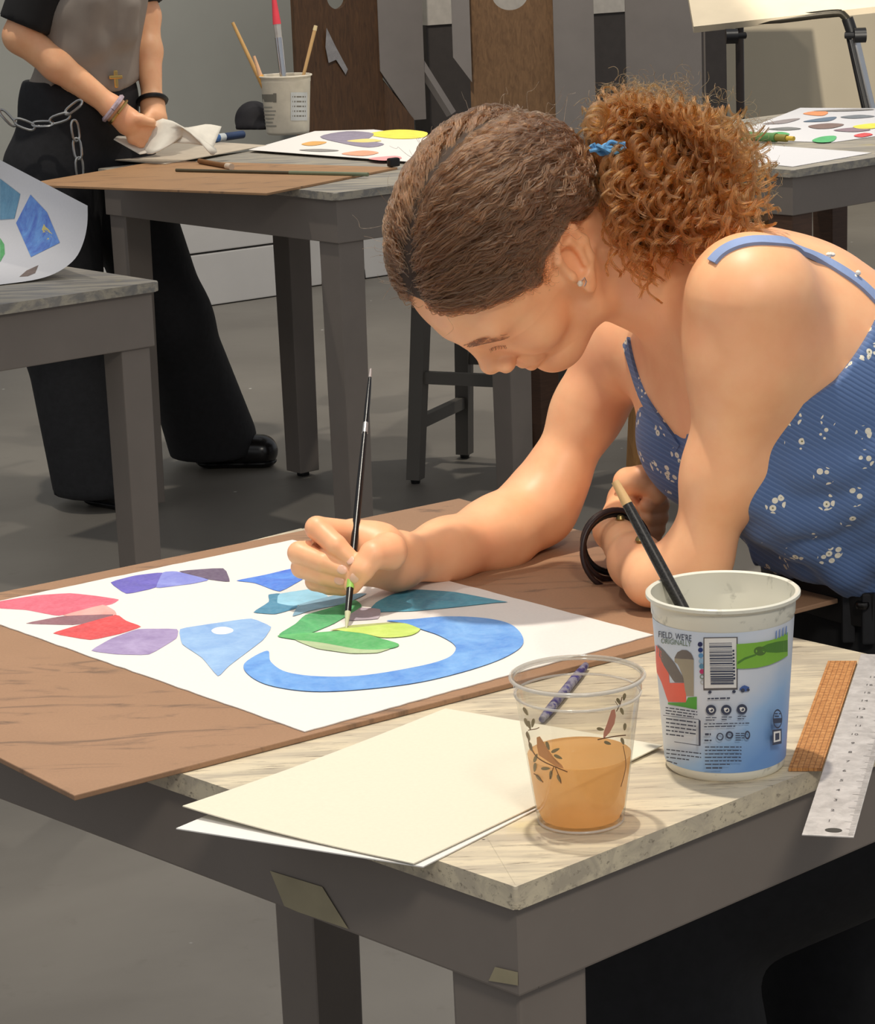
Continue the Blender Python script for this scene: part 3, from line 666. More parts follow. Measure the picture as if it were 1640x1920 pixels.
# ------------------------------------------------------------------ signed distance modelling for bodies and cloth
def nrm(v): v = np.array(v, float); return v/np.linalg.norm(v)
class SDF:
    def __init__(s): s.p = []
    def _add(s, f, lo, hi, k, op): s.p.append((f, np.array(lo, float), np.array(hi, float), k, op)); return s
    def cone(s, a, b, r1, r2, k=.01, op=1, flat=None):
        """rounded cone; flat=(axis, ratio): thinner along axis by ratio"""
        a = np.array(a, float); b = np.array(b, float); rm = max(r1, r2)
        if flat is not None: ax = nrm(flat[0]); q = flat[1]
        def f(P):
            pa = P-a; ba = b-a
            if flat is not None:
                c = pa@ax; pa = pa+np.outer(c*(1/q-1), ax); cb = ba@ax; ba2 = ba+ax*(cb*(1/q-1))
            else: ba2 = ba
            h = np.clip((pa@ba2)/(ba2@ba2+1e-12), 0, 1)
            d = np.linalg.norm(pa-np.outer(h, ba2), axis=1)-(r1+(r2-r1)*h)
            return d*(q*.5+.5) if flat is not None else d
        m = rm+k
        return s._add(f, np.minimum(a, b)-m, np.maximum(a, b)+m, k, op)
    def chain(s, pts, rs, k=.008, op=1, flat=None):
        for i in range(len(pts)-1): s.cone(pts[i], pts[i+1], rs[i], rs[i+1], k, op, flat)
        return s
    def ell(s, c, ax, r, k=.01, op=1):
        c = np.array(c, float); A = np.array([nrm(x) for x in ax]); r = np.array(r, float)
        def f(P):
            q = (P-c)@A.T; k0 = np.linalg.norm(q/r, axis=1); k1 = np.linalg.norm(q/(r*r), axis=1)
            return k0*(k0-1)/(k1+1e-9)
        e = np.sqrt(((A.T*r)**2).sum(1))+k
        return s._add(f, c-e, c+e, k, op)
    def __call__(s, P, D0=.08):
        out = np.empty(len(P))
        CH = 3000
        for i in range(0, len(P), CH):
            out[i:i+CH] = s._ev(P[i:i+CH], D0)
        return out
    def _ev(s, P, D0):
        D = np.full(len(P), D0); mg = .03
        a, b = P.min(0), P.max(0)
        for f, lo, hi, k, op in s.p:
            if (a > hi+mg).any() or (b < lo-mg).any(): continue
            m = np.flatnonzero(((P > lo-mg) & (P < hi+mg)).all(1))
            if not len(m): continue
            d = f(P[m]); D1 = D[m]
            if op == 1:
                h = np.maximum(k-np.abs(D1-d), 0)/k
                D[m] = np.minimum(D1, d)-h*h*k*.25
            else:
                d = -d; h = np.maximum(k-np.abs(D1-d), 0)/k
                D[m] = np.maximum(D1, d)+h*h*k*.25
        return D
    def bounds(s):
        return np.min([p[1] for p in s.p if p[4] == 1], axis=0)-.01, np.max([p[2] for p in s.p if p[4] == 1], axis=0)+.01

def surface(F, lo, hi, vox):
    """naive surface nets over a block-sparse grid; F is evaluated only near the surface"""
    lo = np.array(lo, float); n = np.ceil((np.array(hi)-lo)/vox).astype(int)+2
    B = 8
    nb_ = (n+B-1)//B
    gi = np.stack(np.meshgrid(*[np.arange(k) for k in nb_], indexing='ij'), -1).reshape(-1, 3)
    cen = lo+(gi*B+B/2)*vox
    keep = np.abs(F(cen)) < vox*B*1.1+.004
    G = np.full(tuple(nb_*B+1), .05, np.float32)
    loc = np.stack(np.meshgrid(*[np.arange(B+1)]*3, indexing='ij'), -1).reshape(-1, 3)
    blocks = gi[keep]
    # coarse sign for skipped blocks
    cs = F(cen)
    for b, c in zip(gi[~keep], cs[~keep]):
        x, y, z = b*B; G[x:x+B+1, y:y+B+1, z:z+B+1] = c
    CH = 400
    for i in range(0, len(blocks), CH):
        bl = blocks[i:i+CH]
        idx = (bl[:, None, :]*B+loc[None]).reshape(-1, 3)
        v = F(lo+idx*vox)
        G[idx[:, 0], idx[:, 1], idx[:, 2]] = v
    S = G < 0
    c = S[:-1, :-1, :-1].astype(np.int8)
    cnt = np.zeros(c.shape, np.int8)
    for dx in (0, 1):
        for dy in (0, 1):
            for dz in (0, 1): cnt += S[dx:S.shape[0]-1+dx, dy:S.shape[1]-1+dy, dz:S.shape[2]-1+dz]
    act = np.argwhere((cnt > 0) & (cnt < 8))
    vid = np.full(c.shape, -1, np.int64); vid[act[:, 0], act[:, 1], act[:, 2]] = np.arange(len(act))
    acc = np.zeros((len(act), 3)); w = np.zeros(len(act))
    cor = [(i, j, k) for i in (0, 1) for j in (0, 1) for k in (0, 1)]
    for a in cor:
        for ax in range(3):
            if a[ax] == 0:
                b = list(a); b[ax] = 1
                ga = G[act[:, 0]+a[0], act[:, 1]+a[1], act[:, 2]+a[2]]; gb = G[act[:, 0]+b[0], act[:, 1]+b[1], act[:, 2]+b[2]]
                m = (ga < 0) != (gb < 0)
                t = np.where(m, ga/(ga-gb+1e-12), 0)
                p = np.array(a)+np.zeros((len(act), 3)); p[:, ax] += t
                acc[m] += p[m]; w[m] += 1
    V = lo+(act+acc/np.maximum(w, 1)[:, None])*vox
    Fc = []
    for ax in range(3):
        o1, o2 = (ax+1) % 3, (ax+2) % 3
        sl0 = [slice(None)]*3; sl1 = [slice(None)]*3; sl0[ax] = slice(0, -1); sl1[ax] = slice(1, None)
        ch = np.argwhere(S[tuple(sl0)] != S[tuple(sl1)])
        ch = ch[(ch[:, o1] > 0) & (ch[:, o2] > 0) & (ch[:, o1] < c.shape[o1]) & (ch[:, o2] < c.shape[o2])]
        if not len(ch): continue
        inside = S[ch[:, 0], ch[:, 1], ch[:, 2]]
        q = []
        for d1, d2 in ((-1, -1), (0, -1), (0, 0), (-1, 0)):
            e = ch.copy(); e[:, o1] += d1; e[:, o2] += d2; q.append(vid[e[:, 0], e[:, 1], e[:, 2]])
        q = np.stack(q, 1); q[~inside] = q[~inside][:, ::-1]; Fc.append(q[(q >= 0).all(1)])
    return V, np.concatenate(Fc)
_TET = np.array([(1, -1, -1), (-1, -1, 1), (-1, 1, -1), (1, 1, 1)], float)
def snap(F, P, it=1, e=.0006):
    for _ in range(it):
        vals = [F(P+t*e) for t in _TET]
        g = sum(np.outer(v, t) for v, t in zip(vals, _TET))/(4*e); d = sum(vals)/4; n2 = (g*g).sum(1)
        P = P-g*np.clip(d/np.maximum(n2, .05), -.003, .003)[:, None]
    return P
def subdiv(V, Q):
    """split every quad into four (new points on edges and centres)"""
    n = len(V); nq = len(Q)
    E = np.stack([Q, np.roll(Q, -1, 1)], -1).reshape(-1, 2); E.sort(1)
    key, inv = np.unique(E[:, 0]*n+E[:, 1], return_inverse=True); inv = inv.reshape(nq, 4)
    mid = (V[key//n]+V[key % n])/2; cen = V[Q].mean(1)
    e = n+inv; c = (n+len(key)+np.arange(nq))
    q = [np.stack([Q[:, i], e[:, i], c, e[:, i-1]], 1) for i in range(4)]
    return np.concatenate([V, mid, cen]), np.concatenate(q)
def npmesh(name, V, Q, m=None, parent=None, smooth=True):
    me = bpy.data.meshes.new(name); k = Q.shape[1]
    me.vertices.add(len(V)); me.vertices.foreach_set('co', np.asarray(V, np.float32).ravel())
    me.loops.add(len(Q)*k); me.loops.foreach_set('vertex_index', np.asarray(Q, np.int32).ravel())
    me.polygons.add(len(Q)); me.polygons.foreach_set('loop_start', np.arange(0, len(Q)*k, k, dtype=np.int32))
    me.update(calc_edges=True); me.validate()
    return link(name, me, m, parent, smooth)

# ------------------------------------------------------------------ the painter: skeleton
def cam_dir(x, y, z): return cR*x+cU*y-cF*z          # image right, image up, towards the viewer
hF = cam_dir(-.438, -.899, 0); hU = cam_dir(-.6885, .3358, .6428); hS = cam_dir(.5777, -.2818, .766)
EARY = 2.45
ear_c = at(1072, 500, EARY)
hO = ear_c-hS*.071
def hp(f, u, s): return hO+hF*f+hU*u+hS*s
HX = (hF, hU, hS)
RT = nrm((-.34, .94, 0))                             # her right hand side
body = SDF()
# torso
Pel, Wst, Chs, Upr = at(1712, 1250, 2.57), at(1650, 1040, 2.55), at(1500, 800, 2.53), at(1432, 705, 2.53)
sp = nrm(Upr-Wst); FR = nrm(np.cross(RT, sp)); 
if FR[0] > 0: FR = -FR                                # front of the chest
torso = SDF()
for S_ in (body, torso):
    S_.cone(Pel, Wst, .155, .122, .03, 1, (FR, .70)); S_.cone(Wst, Chs, .122, .150, .03, 1, (FR, .70)); S_.cone(Chs, Upr, .146, .122, .04, 1, (FR, .60))
    for sg in (-1, 1):
        S_.ell(Chs+RT*sg*.07+FR*.075+sp*.02, (FR, RT, sp), (.052, .060, .066), .04)
ShL, ShR = at(1408, 560, 2.385), at(1172, 640, 2.70)
NkB, NkT = at(1322, 555, 2.53), hp(-.028, -.045, 0)
body.cone(NkB, NkT, .060, .053, .03)
body.cone(NkB-FR*.01, hp(-.06, -.01, 0), .05, .05, .03)
# shoulder girdle
body.cone(ShL, Upr-FR*.015, .050, .085, .05); body.cone(ShR, Upr+FR*.005, .046, .08, .05)
body.cone(at(1400, 548, 2.46), NkB-FR*.015, .048, .05, .05)
body.cone(at(1545, 672, 2.47), Chs-FR*.03-RT*.03, .075, .09, .06)
body.cone(at(1490, 615, 2.50), at(1625, 735, 2.52), .072, .085, .06)
# left arm (near the viewer), elbow on the board, forearm going away
ElL = at(1222, 1138, 2.42); ElL[2] = T+.0365
WrL = at(1150, 994, 2.585)
body.chain([ShL, at(1395, 690, 2.385), at(1349, 890, 2.395), at(1309, 1045, 2.41), ElL], [.054, .043, .0300, .0262, .0236], .030)
body.cone(at(1425, 640, 2.41), at(1480, 720, 2.44), .048, .05, .05)
body.chain([ElL, ElL*.62+WrL*.38+np.array([0, 0, -.003]), WrL], [.0250, .0250, .0180], .015)
# left fist
def fist():
    k = nrm(at(1200, 905, 2.64)-WrL); pal = at(1186, 942, 2.662)
    body.cone(WrL, pal, .0185, .025, .012)
    body.cone(pal, at(1198, 916, 2.66), .024, .019, .010)
    body.chain([at(1178, 905, 2.63), at(1203, 900, 2.62), at(1226, 918, 2.615), at(1234, 930, 2.612)], [.016, .0145, .011, .009], .004)   # thumb over
    for i, (y, e) in enumerate(((945, 1236), (968, 1234), (990, 1228), (1008, 1220))):
        body.chain([at(1196, y-6, 2.655), at(e-8, y-3, 2.645), at(e, y+1, 2.63), at(e-22, y+3, 2.612)], [.0115, .0105, .0100, .0088], .003)
fist()
# right arm, forearm lying on the painting
ElR = at(1008, 1000, 2.675); ElR[2] = max(ElR[2], BZ+.042)
WrR = at(742, 1052, 2.515)
body.chain([ShR, at(1102, 770, 2.70), at(1038, 902, 2.685), ElR], [.044, .033, .0295, .033], .026)
body.chain([ElR, at(930, 1003, 2.63), at(835, 1032, 2.575), WrR], [.039, .0365, .029, .0225], .02)
# right hand holding the brush
HY = 2.455
def H(x, y, d=0): return at(x, y, HY+d)
body.chain([WrR, H(706, 1030, .034), H(662, 1004, .036)], [.0255, .024, .0165], .014, 1)
body.cone(WrR, H(668, 1040, .038), .0245, .016, .014)
body.cone(WrR, H(672, 1072, .030), .0225, .014, .012)
body.chain([H(660, 1000, .034), H(594, 990, .012), H(630, 1023, -.004), H(663, 1053, -.010)], [.0125, .0112, .0102, .0080], .0022)      # index
body.chain([H(652, 1028, .036), H(561, 1037, .010), H(606, 1054, -.004), H(648, 1070, -.010)], [.0120, .0112, .0100, .0080], .0018)     # middle
body.chain([H(655, 1052, .032), H(566, 1064, .012), H(606, 1079, .000), H(644, 1091, -.006)], [.0112, .0104, .0094, .0076], .0018)     # ring
body.chain([H(660, 1074, .026), H(590, 1090, .014), H(618, 1099, .008), H(642, 1104, .004)], [.0105, .0092, .0084, .0070], .0018)       # little
body.chain([H(728, 1034, .006), H(700, 1040, -.012), H(679, 1068, -.019), H(661, 1098, -.018)], [.0185, .0132, .0112, .0082], .0030)     # thumb
# ---- head
def hb(S_):
    S_.ell(hp(-.004, .046, 0), HX, (.098, .086, .074), .01)
    S_.ell(hp(.048, .046, 0), HX, (.053, .052, .061), .03)
hb(body)
def hq(f, u, s): return hp(f-.0065, u, s)
body.cone(hp(.040, .0, 0), hq(.062, -.072, 0), .061, .032, .03, 1, (hS, .93))
for s in (-1, 1):
    body.chain([hp(.0, -.015, s*.056), hp(.014, -.058, s*.050), hq(.066, -.086, s*.014)], [.016, .013, .013], .022)
    body.ell(hq(.066, -.020, s*.038), HX, (.026, .026, .024), .022)                    # cheek
    body.cone(hp(.0945, .032, s*.010), hp(.083, .032, s*.046), .0085, .008, .014)       # brow
    body.ell(hp(.1030, .010, s*.035), HX, (.0095, .0098, .0135), .010, -1)              # socket
    body.ell(hp(.0780, .009, s*.033), HX, (.0130, .0118, .0140), .003)                  # closed lid
    body.cone(hp(.0868, .0035, s*.024), hp(.0840, .0035, s*.043), .0018, .0016, .003)   # lid rim
body.cone(hp(.084, .020, 0), hq(.094, -.022, 0), .0130, .0150, .014)
body.cone(hq(.100, .024, 0), hq(.1150, -.021, 0), .0074, .0090, .010)
body.ell(hq(.1165, -.022, 0), HX, (.0095, .0092, .0100), .006)
for s in (-1, 1):
    body.ell(hq(.1085, -.030, s*.0125), HX, (.0105, .0085, .0075), .005)                # nostril wing
    body.ell(hq(.1125, -.0395, s*.0070), HX, (.0050, .0032, .0034), .002, -1)
body.ell(hq(.0925, -.052, 0), HX, (.0095, .0115, .022), .010)
body.chain([hq(0.0875, -.0555, -.021), hq(0.1005, -.0520, -.006), hq(0.1005, -.0520, .006), hq(0.0875, -.0555, .021)], [.0030, .0050, .0050, .0030], .004)
body.chain([hq(0.0865, -.0585, -.020), hq(0.0975, -.0635, -.005), hq(0.0975, -.0635, .005), hq(0.0865, -.0585, .020)], [.0030, .0058, .0058, .0030], .004)
body.chain([hq(0.0890, -.0572, -.021), hq(0.1050, -.0575, 0), hq(0.0890, -.0572, .021)], [.0010, .0012, .0010], .0015, -1)
body.ell(hq(.0775, -.085, 0), HX, (.018, .015, .020), .014)
# ear: rim, inner fold, bowl, tragus and lobe
eS = nrm(hS*.93-hF*.36); eU = nrm(hU*.92-hF*.36); eU = nrm(eU-eS*(eU@eS)); eF = np.cross(eU, eS); eF = eF if eF@hF > 0 else -eF
eO = hp(.004, .002, .066)
def ep(f, u, s=0): return eO+eF*f+eU*u+eS*s
body.ell(ep(-.010, .002, .004), (eF, eU, eS), (.019, .028, .006), .006)
body.ell(ep(-.006, .002, .0105), (eF, eU, eS), (.0125, .0205, .0092), .003, -1)
body.chain([ep(.006, .002, .007), ep(.009, .018, .009), ep(.001, .030, .010), ep(-.013, .033, .011), ep(-.025, .024, .012), ep(-.029, .006, .012), ep(-.024, -.011, .010), ep(-.012, -.022, .008)], [.0034, .0040, .0044, .0046, .0046, .0043, .0040, .0040], .004)
body.chain([ep(-.004, .022, .007), ep(-.016, .018, .009), ep(-.020, .004, .009), ep(-.015, -.010, .009)], [.0025, .0034, .0036, .0030], .004)
body.ell(ep(.005, -.006, .007), (eF, eU, eS), (.0045, .0065, .004), .003)
body.ell(ep(-.005, -.027, .007), (eF, eU, eS), (.0085, .0095, .0045), .006)
# hips and thighs inside the jeans so that the figure is whole
def hit(F, x, y, y0=1.9, y1=3.1, off=0.0):
    """first point of the surface F along the view ray through px (x, y)"""
    d = ray(x, y); t = y0
    for _ in range(160):
        p = cC+d*(t/d[1]); v = F(p[None])[0]-off
        if v < .0004: return p
        t += max(v*.8, .0006)
        if t > y1: return None
    return p
HpL, HpR = Pel-RT*.075+np.array([0, 0, -.06]), Pel+RT*.075+np.array([.0, 0, -.06])
KnL = np.array([.17, 2.44, .60]); KnR = np.array([.41, 2.66, .44])
AnL = np.array([.22, 2.42, .10]); AnR = np.array([.40, 2.68, .10])
for h_, k_, a_ in ((HpL, KnL, AnL), (HpR, KnR, AnR)):
    body.cone(h_, h_*.75+k_*.25, .08, .07, .03)
blo, bhi = body.bounds()
V, Q = surface(body, blo, bhi, .0048)
V, Q = subdiv(V, Q); V = snap(body, V, 1)
# finer mesh on head and hands
cen = V[Q].mean(1)
hm = (np.linalg.norm(cen-hp(.05, -.02, .02), axis=1) < .12) & (cen[:, 2] > T+.1)
hm |= np.linalg.norm(cen-H(640, 1045), axis=1) < .085
hm |= np.linalg.norm(cen-at(1200, 950, 2.63), axis=1) < .06
V, Qa = subdiv(V, Q[hm]) if hm.any() else (V, Q[:0])
Q_all = (Q[~hm], Qa)
fine = np.zeros(len(V), bool); fine[Qa.ravel()] = True
V[fine] = snap(body, V[fine], 1)
def skin_mat():
    n = NT('warm_skin'); v = n.coord(); a = n.noise(v, 28, 4); b = n.noise(v, 900, 2, .6); c = n.noise(v, 9, 3)
    base = n.mix(n.ramp(a, [(.35, (0, 0, 0, 1)), (.7, (1, 1, 1, 1))]), srgb(244, 180, 134), srgb(250, 192, 146))
    base = n.mix(n.ramp(c, [(.5, (0, 0, 0, 1)), (.75, (.5, .5, .5, 1))]), base, srgb(246, 166, 128))
    vo = n.add('ShaderNodeTexVoronoi'); vo.inputs['Scale'].default_value = 28; n.l(v, vo.inputs['Vector'])
    fr = n.math('MULTIPLY', n.ramp(vo.outputs['Distance'], [(.03, (1, 1, 1, 1)), (.055, (0, 0, 0, 1))]), n.math('GREATER_THAN', n.noise(v, 17, 2), .62))
    base = n.mix(n.math('MULTIPLY', fr, .5), base, srgb(150, 92, 66))
    n.col(base); n.set(Roughness=.44); n.b.inputs['Subsurface Weight'].default_value = .15
    n.b.inputs['Subsurface Radius'].default_value = (1, .35, .2); n.b.inputs['Subsurface Scale'].default_value = .006
    n.bump(b, .06, .0004); return n.m
SKIN = skin_mat()
girl = thing('person', 'person with curly brown ponytail in blue floral top leaning over the painting', 'person', (.45, 2.57, 0))
bodyo = npmesh('body', V, np.concatenate(Q_all), SKIN, girl)

# ---- blue floral camisole
trunk = SDF(); trunk.p = list(torso.p)
trunk.cone(at(1545, 672, 2.47), Chs-FR*.03-RT*.03, .075, .09, .06)
trunk.cone(at(1490, 615, 2.50), at(1625, 735, 2.52), .072, .085, .06)
trunk.cone(Upr-RT*.06, Upr+RT*.06, .09, .09, .05, 1, (FR, .75))
folds = [([(1415, 925), (1475, 962), (1540, 958), (1600, 930), (1640, 905)], .012), ([(1430, 985), (1490, 1010), (1560, 1006), (1640, 975)], .010), ([(1440, 1040), (1520, 1048), (1600, 1040), (1640, 1028)], .012), ([(1500, 880), (1570, 872), (1640, 845)], .008), ([(1520, 1020), (1580, 1070), (1600, 1100)], .009)]
for pts, r in folds:
    hp_ = [hit(trunk, *p) for p in pts]; hp_ = [p for p in hp_ if p is not None]
    if len(hp_) > 1: trunk.chain([p+(Wst-p)*.02 for p in hp_], [r]*len(hp_), .016)
hx = hit(trunk, 1530, 1092)
def top_region(P):
    q = P-Chs; s = q@sp; f = q@FR; r = q@RT
    base = s-(.074+.02*np.clip(-f/.1, 0, 1))
    front = np.maximum.reduce([s-(.072+8.5*r*r), np.abs(r)-.100, .03-f])
    up = np.minimum(base, front)
    ang = np.arctan2((P-Wst)@FR, (P-Wst)@RT)
    hem = (hx[2]-.17*(P[:, 0]-hx[0])+.0022*np.sin(ang*46))-P[:, 2]
    return np.maximum(up, hem)*.8
def topF(P): return np.maximum(trunk(P)-.0065, top_region(P))
lo_, hi_ = trunk.bounds()
V2, Q2 = surface(topF, lo_, hi_, .0052); V2, Q2 = subdiv(V2, Q2); V2 = snap(topF, V2, 2)
def floral():
    n = NT('blue_floral_rib_knit'); v = n.coord('Object')
    dp = n.add('ShaderNodeVectorMath', operation='DOT_PRODUCT'); dp.inputs[1].default_value = tuple(nrm(cam_dir(.5, .87, .1))); n.l(v, dp.inputs[0])
    rib = n.math('ADD', n.math('MULTIPLY', dp.outputs['Value'], 6.283/.0042), n.math('MULTIPLY', n.noise(v, 40, 3), 3.0))
    wv = n.math('ADD', n.math('MULTIPLY', n.math('SINE', rib), .5), .5)
    g = n.noise(v, 12, 4)
    base = n.mix(g, srgb(66, 92, 138), srgb(84, 112, 160))
    base = n.mix(n.math('MULTIPLY', n.ramp(wv, [(.0, (1, 1, 1, 1)), (.35, (0, 0, 0, 1))]), .35), base, srgb(116, 144, 190))
    cl = n.add('ShaderNodeTexVoronoi'); cl.inputs['Scale'].default_value = 36; n.l(v, cl.inputs['Vector'])
    inc = n.math('LESS_THAN', cl.outputs['Distance'], .36)
    fl = n.add('ShaderNodeTexVoronoi'); fl.inputs['Scale'].default_value = 128; fl.inputs['Randomness'].default_value = .7; n.l(v, fl.inputs['Vector'])
    ring = n.math('MULTIPLY', n.math('LESS_THAN', fl.outputs['Distance'], .40), n.math('GREATER_THAN', fl.outputs['Distance'], .11))
    core = n.math('LESS_THAN', fl.outputs['Distance'], .12)
    m = n.math('MULTIPLY', inc, ring)
    c = n.mix(m, base, srgb(226, 222, 206))
    c = n.mix(n.math('MULTIPLY', inc, core), c, srgb(120, 118, 84))
    n.col(c); n.set(Roughness=.8); n.bump(wv, .3, .0009); n.b.inputs['Sheen Weight'].default_value = .2
    return n.m
FLO = floral()
topo = npmesh('camisole', V2, Q2, FLO, girl); topo['label'] = 'blue ribbed camisole with tiny white flowers'
def strap(name, pxs, w, m, parent, F=body, lift=.0015, th=.0016, y0=1.9):
    P = [hit(F, *p, y0=y0) if len(p) == 2 else np.array(p, float) for p in pxs]; P = [p for p in P if p is not None]
    P = spline(P, 6); Vv, Ff = [], []
    P = [np.array(p) for p in P]; Pn = np.array(P)
    g = np.stack([F(Pn+t*.002) for t in _TET], 1); nn = (g[:, :, None]*_TET[None]).sum(1); nn /= np.linalg.norm(nn, axis=1)[:, None]
    dd = F(Pn)
    base_ = Pn-nn*dd[:, None]
    for _ in range(14): base_[1:-1] = base_[1:-1]*.5+(base_[:-2]+base_[2:])*.25
    inside_ = F(base_); base_ = base_-nn*np.minimum(inside_, 0)[:, None]; P = list(base_)
    for i, p in enumerate(P):
        t = nrm(P[min(i+1, len(P)-1)]-P[max(i-1, 0)]); n_ = nn[i]; sd = nrm(np.cross(n_, t)); b = p+n_*lift
        for a, h in ((-1, 0), (1, 0), (1, 1), (-1, 1)): Vv.append(b+sd*a*w/2+n_*(h*th-(0 if h else .003)))
    for i in range(len(P)-1):
        for k in range(4): Ff.append((i*4+k, i*4+(k+1) % 4, (i+1)*4+(k+1) % 4, (i+1)*4+k))
    Ff += [(0, 1, 2, 3), tuple(len(P)*4-4+k for k in (3, 2, 1, 0))]
    o = mesh(name, Vv, Ff, m, parent); bm = bmesh.new(); bm.from_mesh(o.data); bmesh.ops.recalc_face_normals(bm, faces=bm.faces); bm.to_mesh(o.data); bm.free(); return o
STRAPM = plain('blue_strap_cotton', (138, 158, 200), .8)
strap('strap', [(1336, 492), (1352, 474), (1378, 460), (1420, 452), (1470, 458), (1520, 478), (1565, 502), (1610, 530), (1650, 570)], .012, STRAPM, topo)
strap('strap', [(1176, 640), (1182, 668), (1191, 700), (1203, 735), (1220, 765), (1240, 792), (1258, 816), (1274, 838)], .012, FLO, topo)
for x, y in ((1556, 484), (1604, 520)):
    p = hit(body, x, y)
    if p is not None:
        for k in range(4): lathe('lace_knot', [(0, -.0022), (.0018, -.0013), (.0025, 0), (.0018, .0013), (0, .0022)], p+np.array([rng.uniform(-.003, .003), -.002, rng.uniform(0, .005)]), 8, PAPER, topo)

# ---- black jeans and belt
jean = SDF()
up_ = np.array([0, 0, 1.])
jean.cone(Pel, Wst*.45+Pel*.55, .163, .148, .03, 1, (FR, .76))
jean.cone(Wst*.45+Pel*.55, Wst*.85+Pel*.15, .146, .136, .03, 1, (FR, .74))
for h_, k_, a_ in ((HpL, KnL, AnL), (HpR, KnR, AnR)):
    jean.cone(h_, k_, .125, .110, .05); jean.cone(k_, a_+np.array([0, 0, .0]), .112, .14, .03)
wz = hit(jean, 1560, 1102)
wz = hx if wz is None else wz
def jeanF(P): return np.maximum.reduce([jean(P), P[:, 2]-(hx[2]+.018-.17*(P[:, 0]-hx[0])), .06-P[:, 2]])
lo_, hi_ = jean.bounds()
V3, Q3 = surface(jeanF, lo_, hi_, .011); V3 = snap(jeanF, V3, 1)
n = NT('black_denim'); v = n.coord(); f_ = n.noise(v, 60, 4); n.col(n.mix(f_, srgb(16, 16, 18), srgb(34, 34, 38))); n.set(Roughness=.85); n.bump(n.noise(v, 8, 5), .5, .01); DENIM = n.m
npmesh('jeans', V3, Q3, DENIM, girl)
belt = strap('belt', [(1440, 1082), (1490, 1102), (1545, 1122), (1590, 1134), (1640, 1142)], .034, plain('black_leather', (20, 18, 18), .45), girl, F=jean, lift=.003, th=.004)
for x, y in ((1588, 1145), (1625, 1148)):
    p = hit(jean, x, y+8)
    if p is not None: box('belt_loop', p+np.array([0, -.006, 0]), .012, .008, .05, 0, DENIM, belt, bev=.002)
p = hit(jean, 1612, 1128)
if p is not None: lathe('button', [(0, -.003), (.006, -.003), (.007, 0), (.006, .003), (0, .003)], p+np.array([0, -.012, 0]), 16, plain('gunmetal', (70, 68, 66), .3, 1.0), belt)
# shoes under the table
for a_ in (AnL, AnR):
    sh = SDF(); sh.cone(a_+np.array([.03, 0, -.045]), a_+np.array([-.15, 0, -.062]), .045, .034, .02); sh.cone(a_+np.array([.03, 0, -.02]), a_+np.array([0, 0, .06]), .045, .05, .02)
    f2 = lambda P: np.maximum(sh(P), .003-P[:, 2]); l2, h2 = sh.bounds(); Va, Qa_ = surface(f2, l2, h2, .012); npmesh('shoe', Va, Qa_, BLACKM, girl)

# ---- nails
NAIL = plain('fingernail', (232, 184, 160), .25, var=.03)
def nail(c, tdir, ndir, L=.0058, W=.0046):
    t = nrm(tdir); n_ = np.array(ndir, float); n_ = nrm(n_-t*(n_@t)); w = np.cross(n_, t)
    Vv, Ff = [], []
    M, K = 10, 5
    for j in range(K+1):
        ph = j/K*math.pi/2
        for i in range(M):
            a = 2*math.pi*i/M; rr = math.cos(ph)
            Vv.append(c+t*L*rr*math.cos(a)+w*W*rr*math.sin(a)+n_*.0014*math.sin(ph))
    for j in range(K):
        for i in range(M): Ff.append((j*M+i, j*M+(i+1) % M, (j+1)*M+(i+1) % M, (j+1)*M+i))
    return mesh('fingernail', Vv, Ff, NAIL, bodyo, True)
def nail_px(x, y, x2, y2):
    p = hit(body, x, y); q = hit(body, x2, y2)
    g = np.array([body((p+t*.0015)[None])[0] for t in _TET]); n_ = nrm((g[:, None]*_TET).sum(0))
    nail(p-n_*.0006, q-p, n_)
nail_px(656, 1050, 662, 1056); nail_px(641, 1068, 648, 1071); nail_px(664, 1084, 660, 1094); nail_px(636, 1088, 643, 1091)

# ---- lashes, brows, hair: curves
def hairs(name, strands, radii, m, parent):
    hc = bpy.data.hair_curves.new(name)
    sizes = [len(s_) for s_ in strands]; hc.add_curves(sizes)
    P = np.concatenate(strands).astype(np.float32)
    hc.points.foreach_set('position', P.ravel())
    r = np.concatenate([np.full(len(s_), rr)*np.linspace(1, .55, len(s_)) for s_, rr in zip(strands, radii)]).astype(np.float32)
    at_ = hc.attributes.get('radius') or hc.attributes.new('radius', 'FLOAT', 'POINT'); at_.data.foreach_set('value', r)
    hc.materials.append(m)
    o = bpy.data.objects.new(name, hc); COL.objects.link(o); o.parent = parent
    loc = Vector((0, 0, 0)); p_ = parent
    while p_ is not None: loc += p_.location; p_ = p_.parent
    o.location = -loc
    return o
def hair_mat(name, c, rough=.35, rr=.35, cr=.5):
    m = bpy.data.materials.new(name); m.use_nodes = True; t = m.node_tree; t.nodes.clear()
    out = t.nodes.new('ShaderNodeOutputMaterial'); h = t.nodes.new('ShaderNodeBsdfHairPrincipled')
    h.parametrization = 'COLOR'
    h.inputs['Roughness'].default_value = rough; h.inputs['Radial Roughness'].default_value = rr
    if 'Random Roughness' in h.inputs: h.inputs['Random Roughness'].default_value = .3
    hi_ = t.nodes.new('ShaderNodeHairInfo'); rmp = t.nodes.new('ShaderNodeValToRGB')
    a = tuple(x*(1-cr) for x in c[:3])+(1,); b = tuple(min(1, x*(1+cr)) for x in c[:3])+(1,)
    rmp.color_ramp.elements[0].color = a; rmp.color_ramp.elements[1].color = b
    t.links.new(hi_.outputs['Random'], rmp.inputs[0]); t.links.new(rmp.outputs[0], h.inputs['Color']); t.links.new(h.outputs[0], out.inputs[0]); return m
HAIRM = hair_mat('brown_hair', srgb(86, 57, 36)); TAILM = hair_mat('golden_brown_curls', srgb(108, 62, 24), .30, .35)
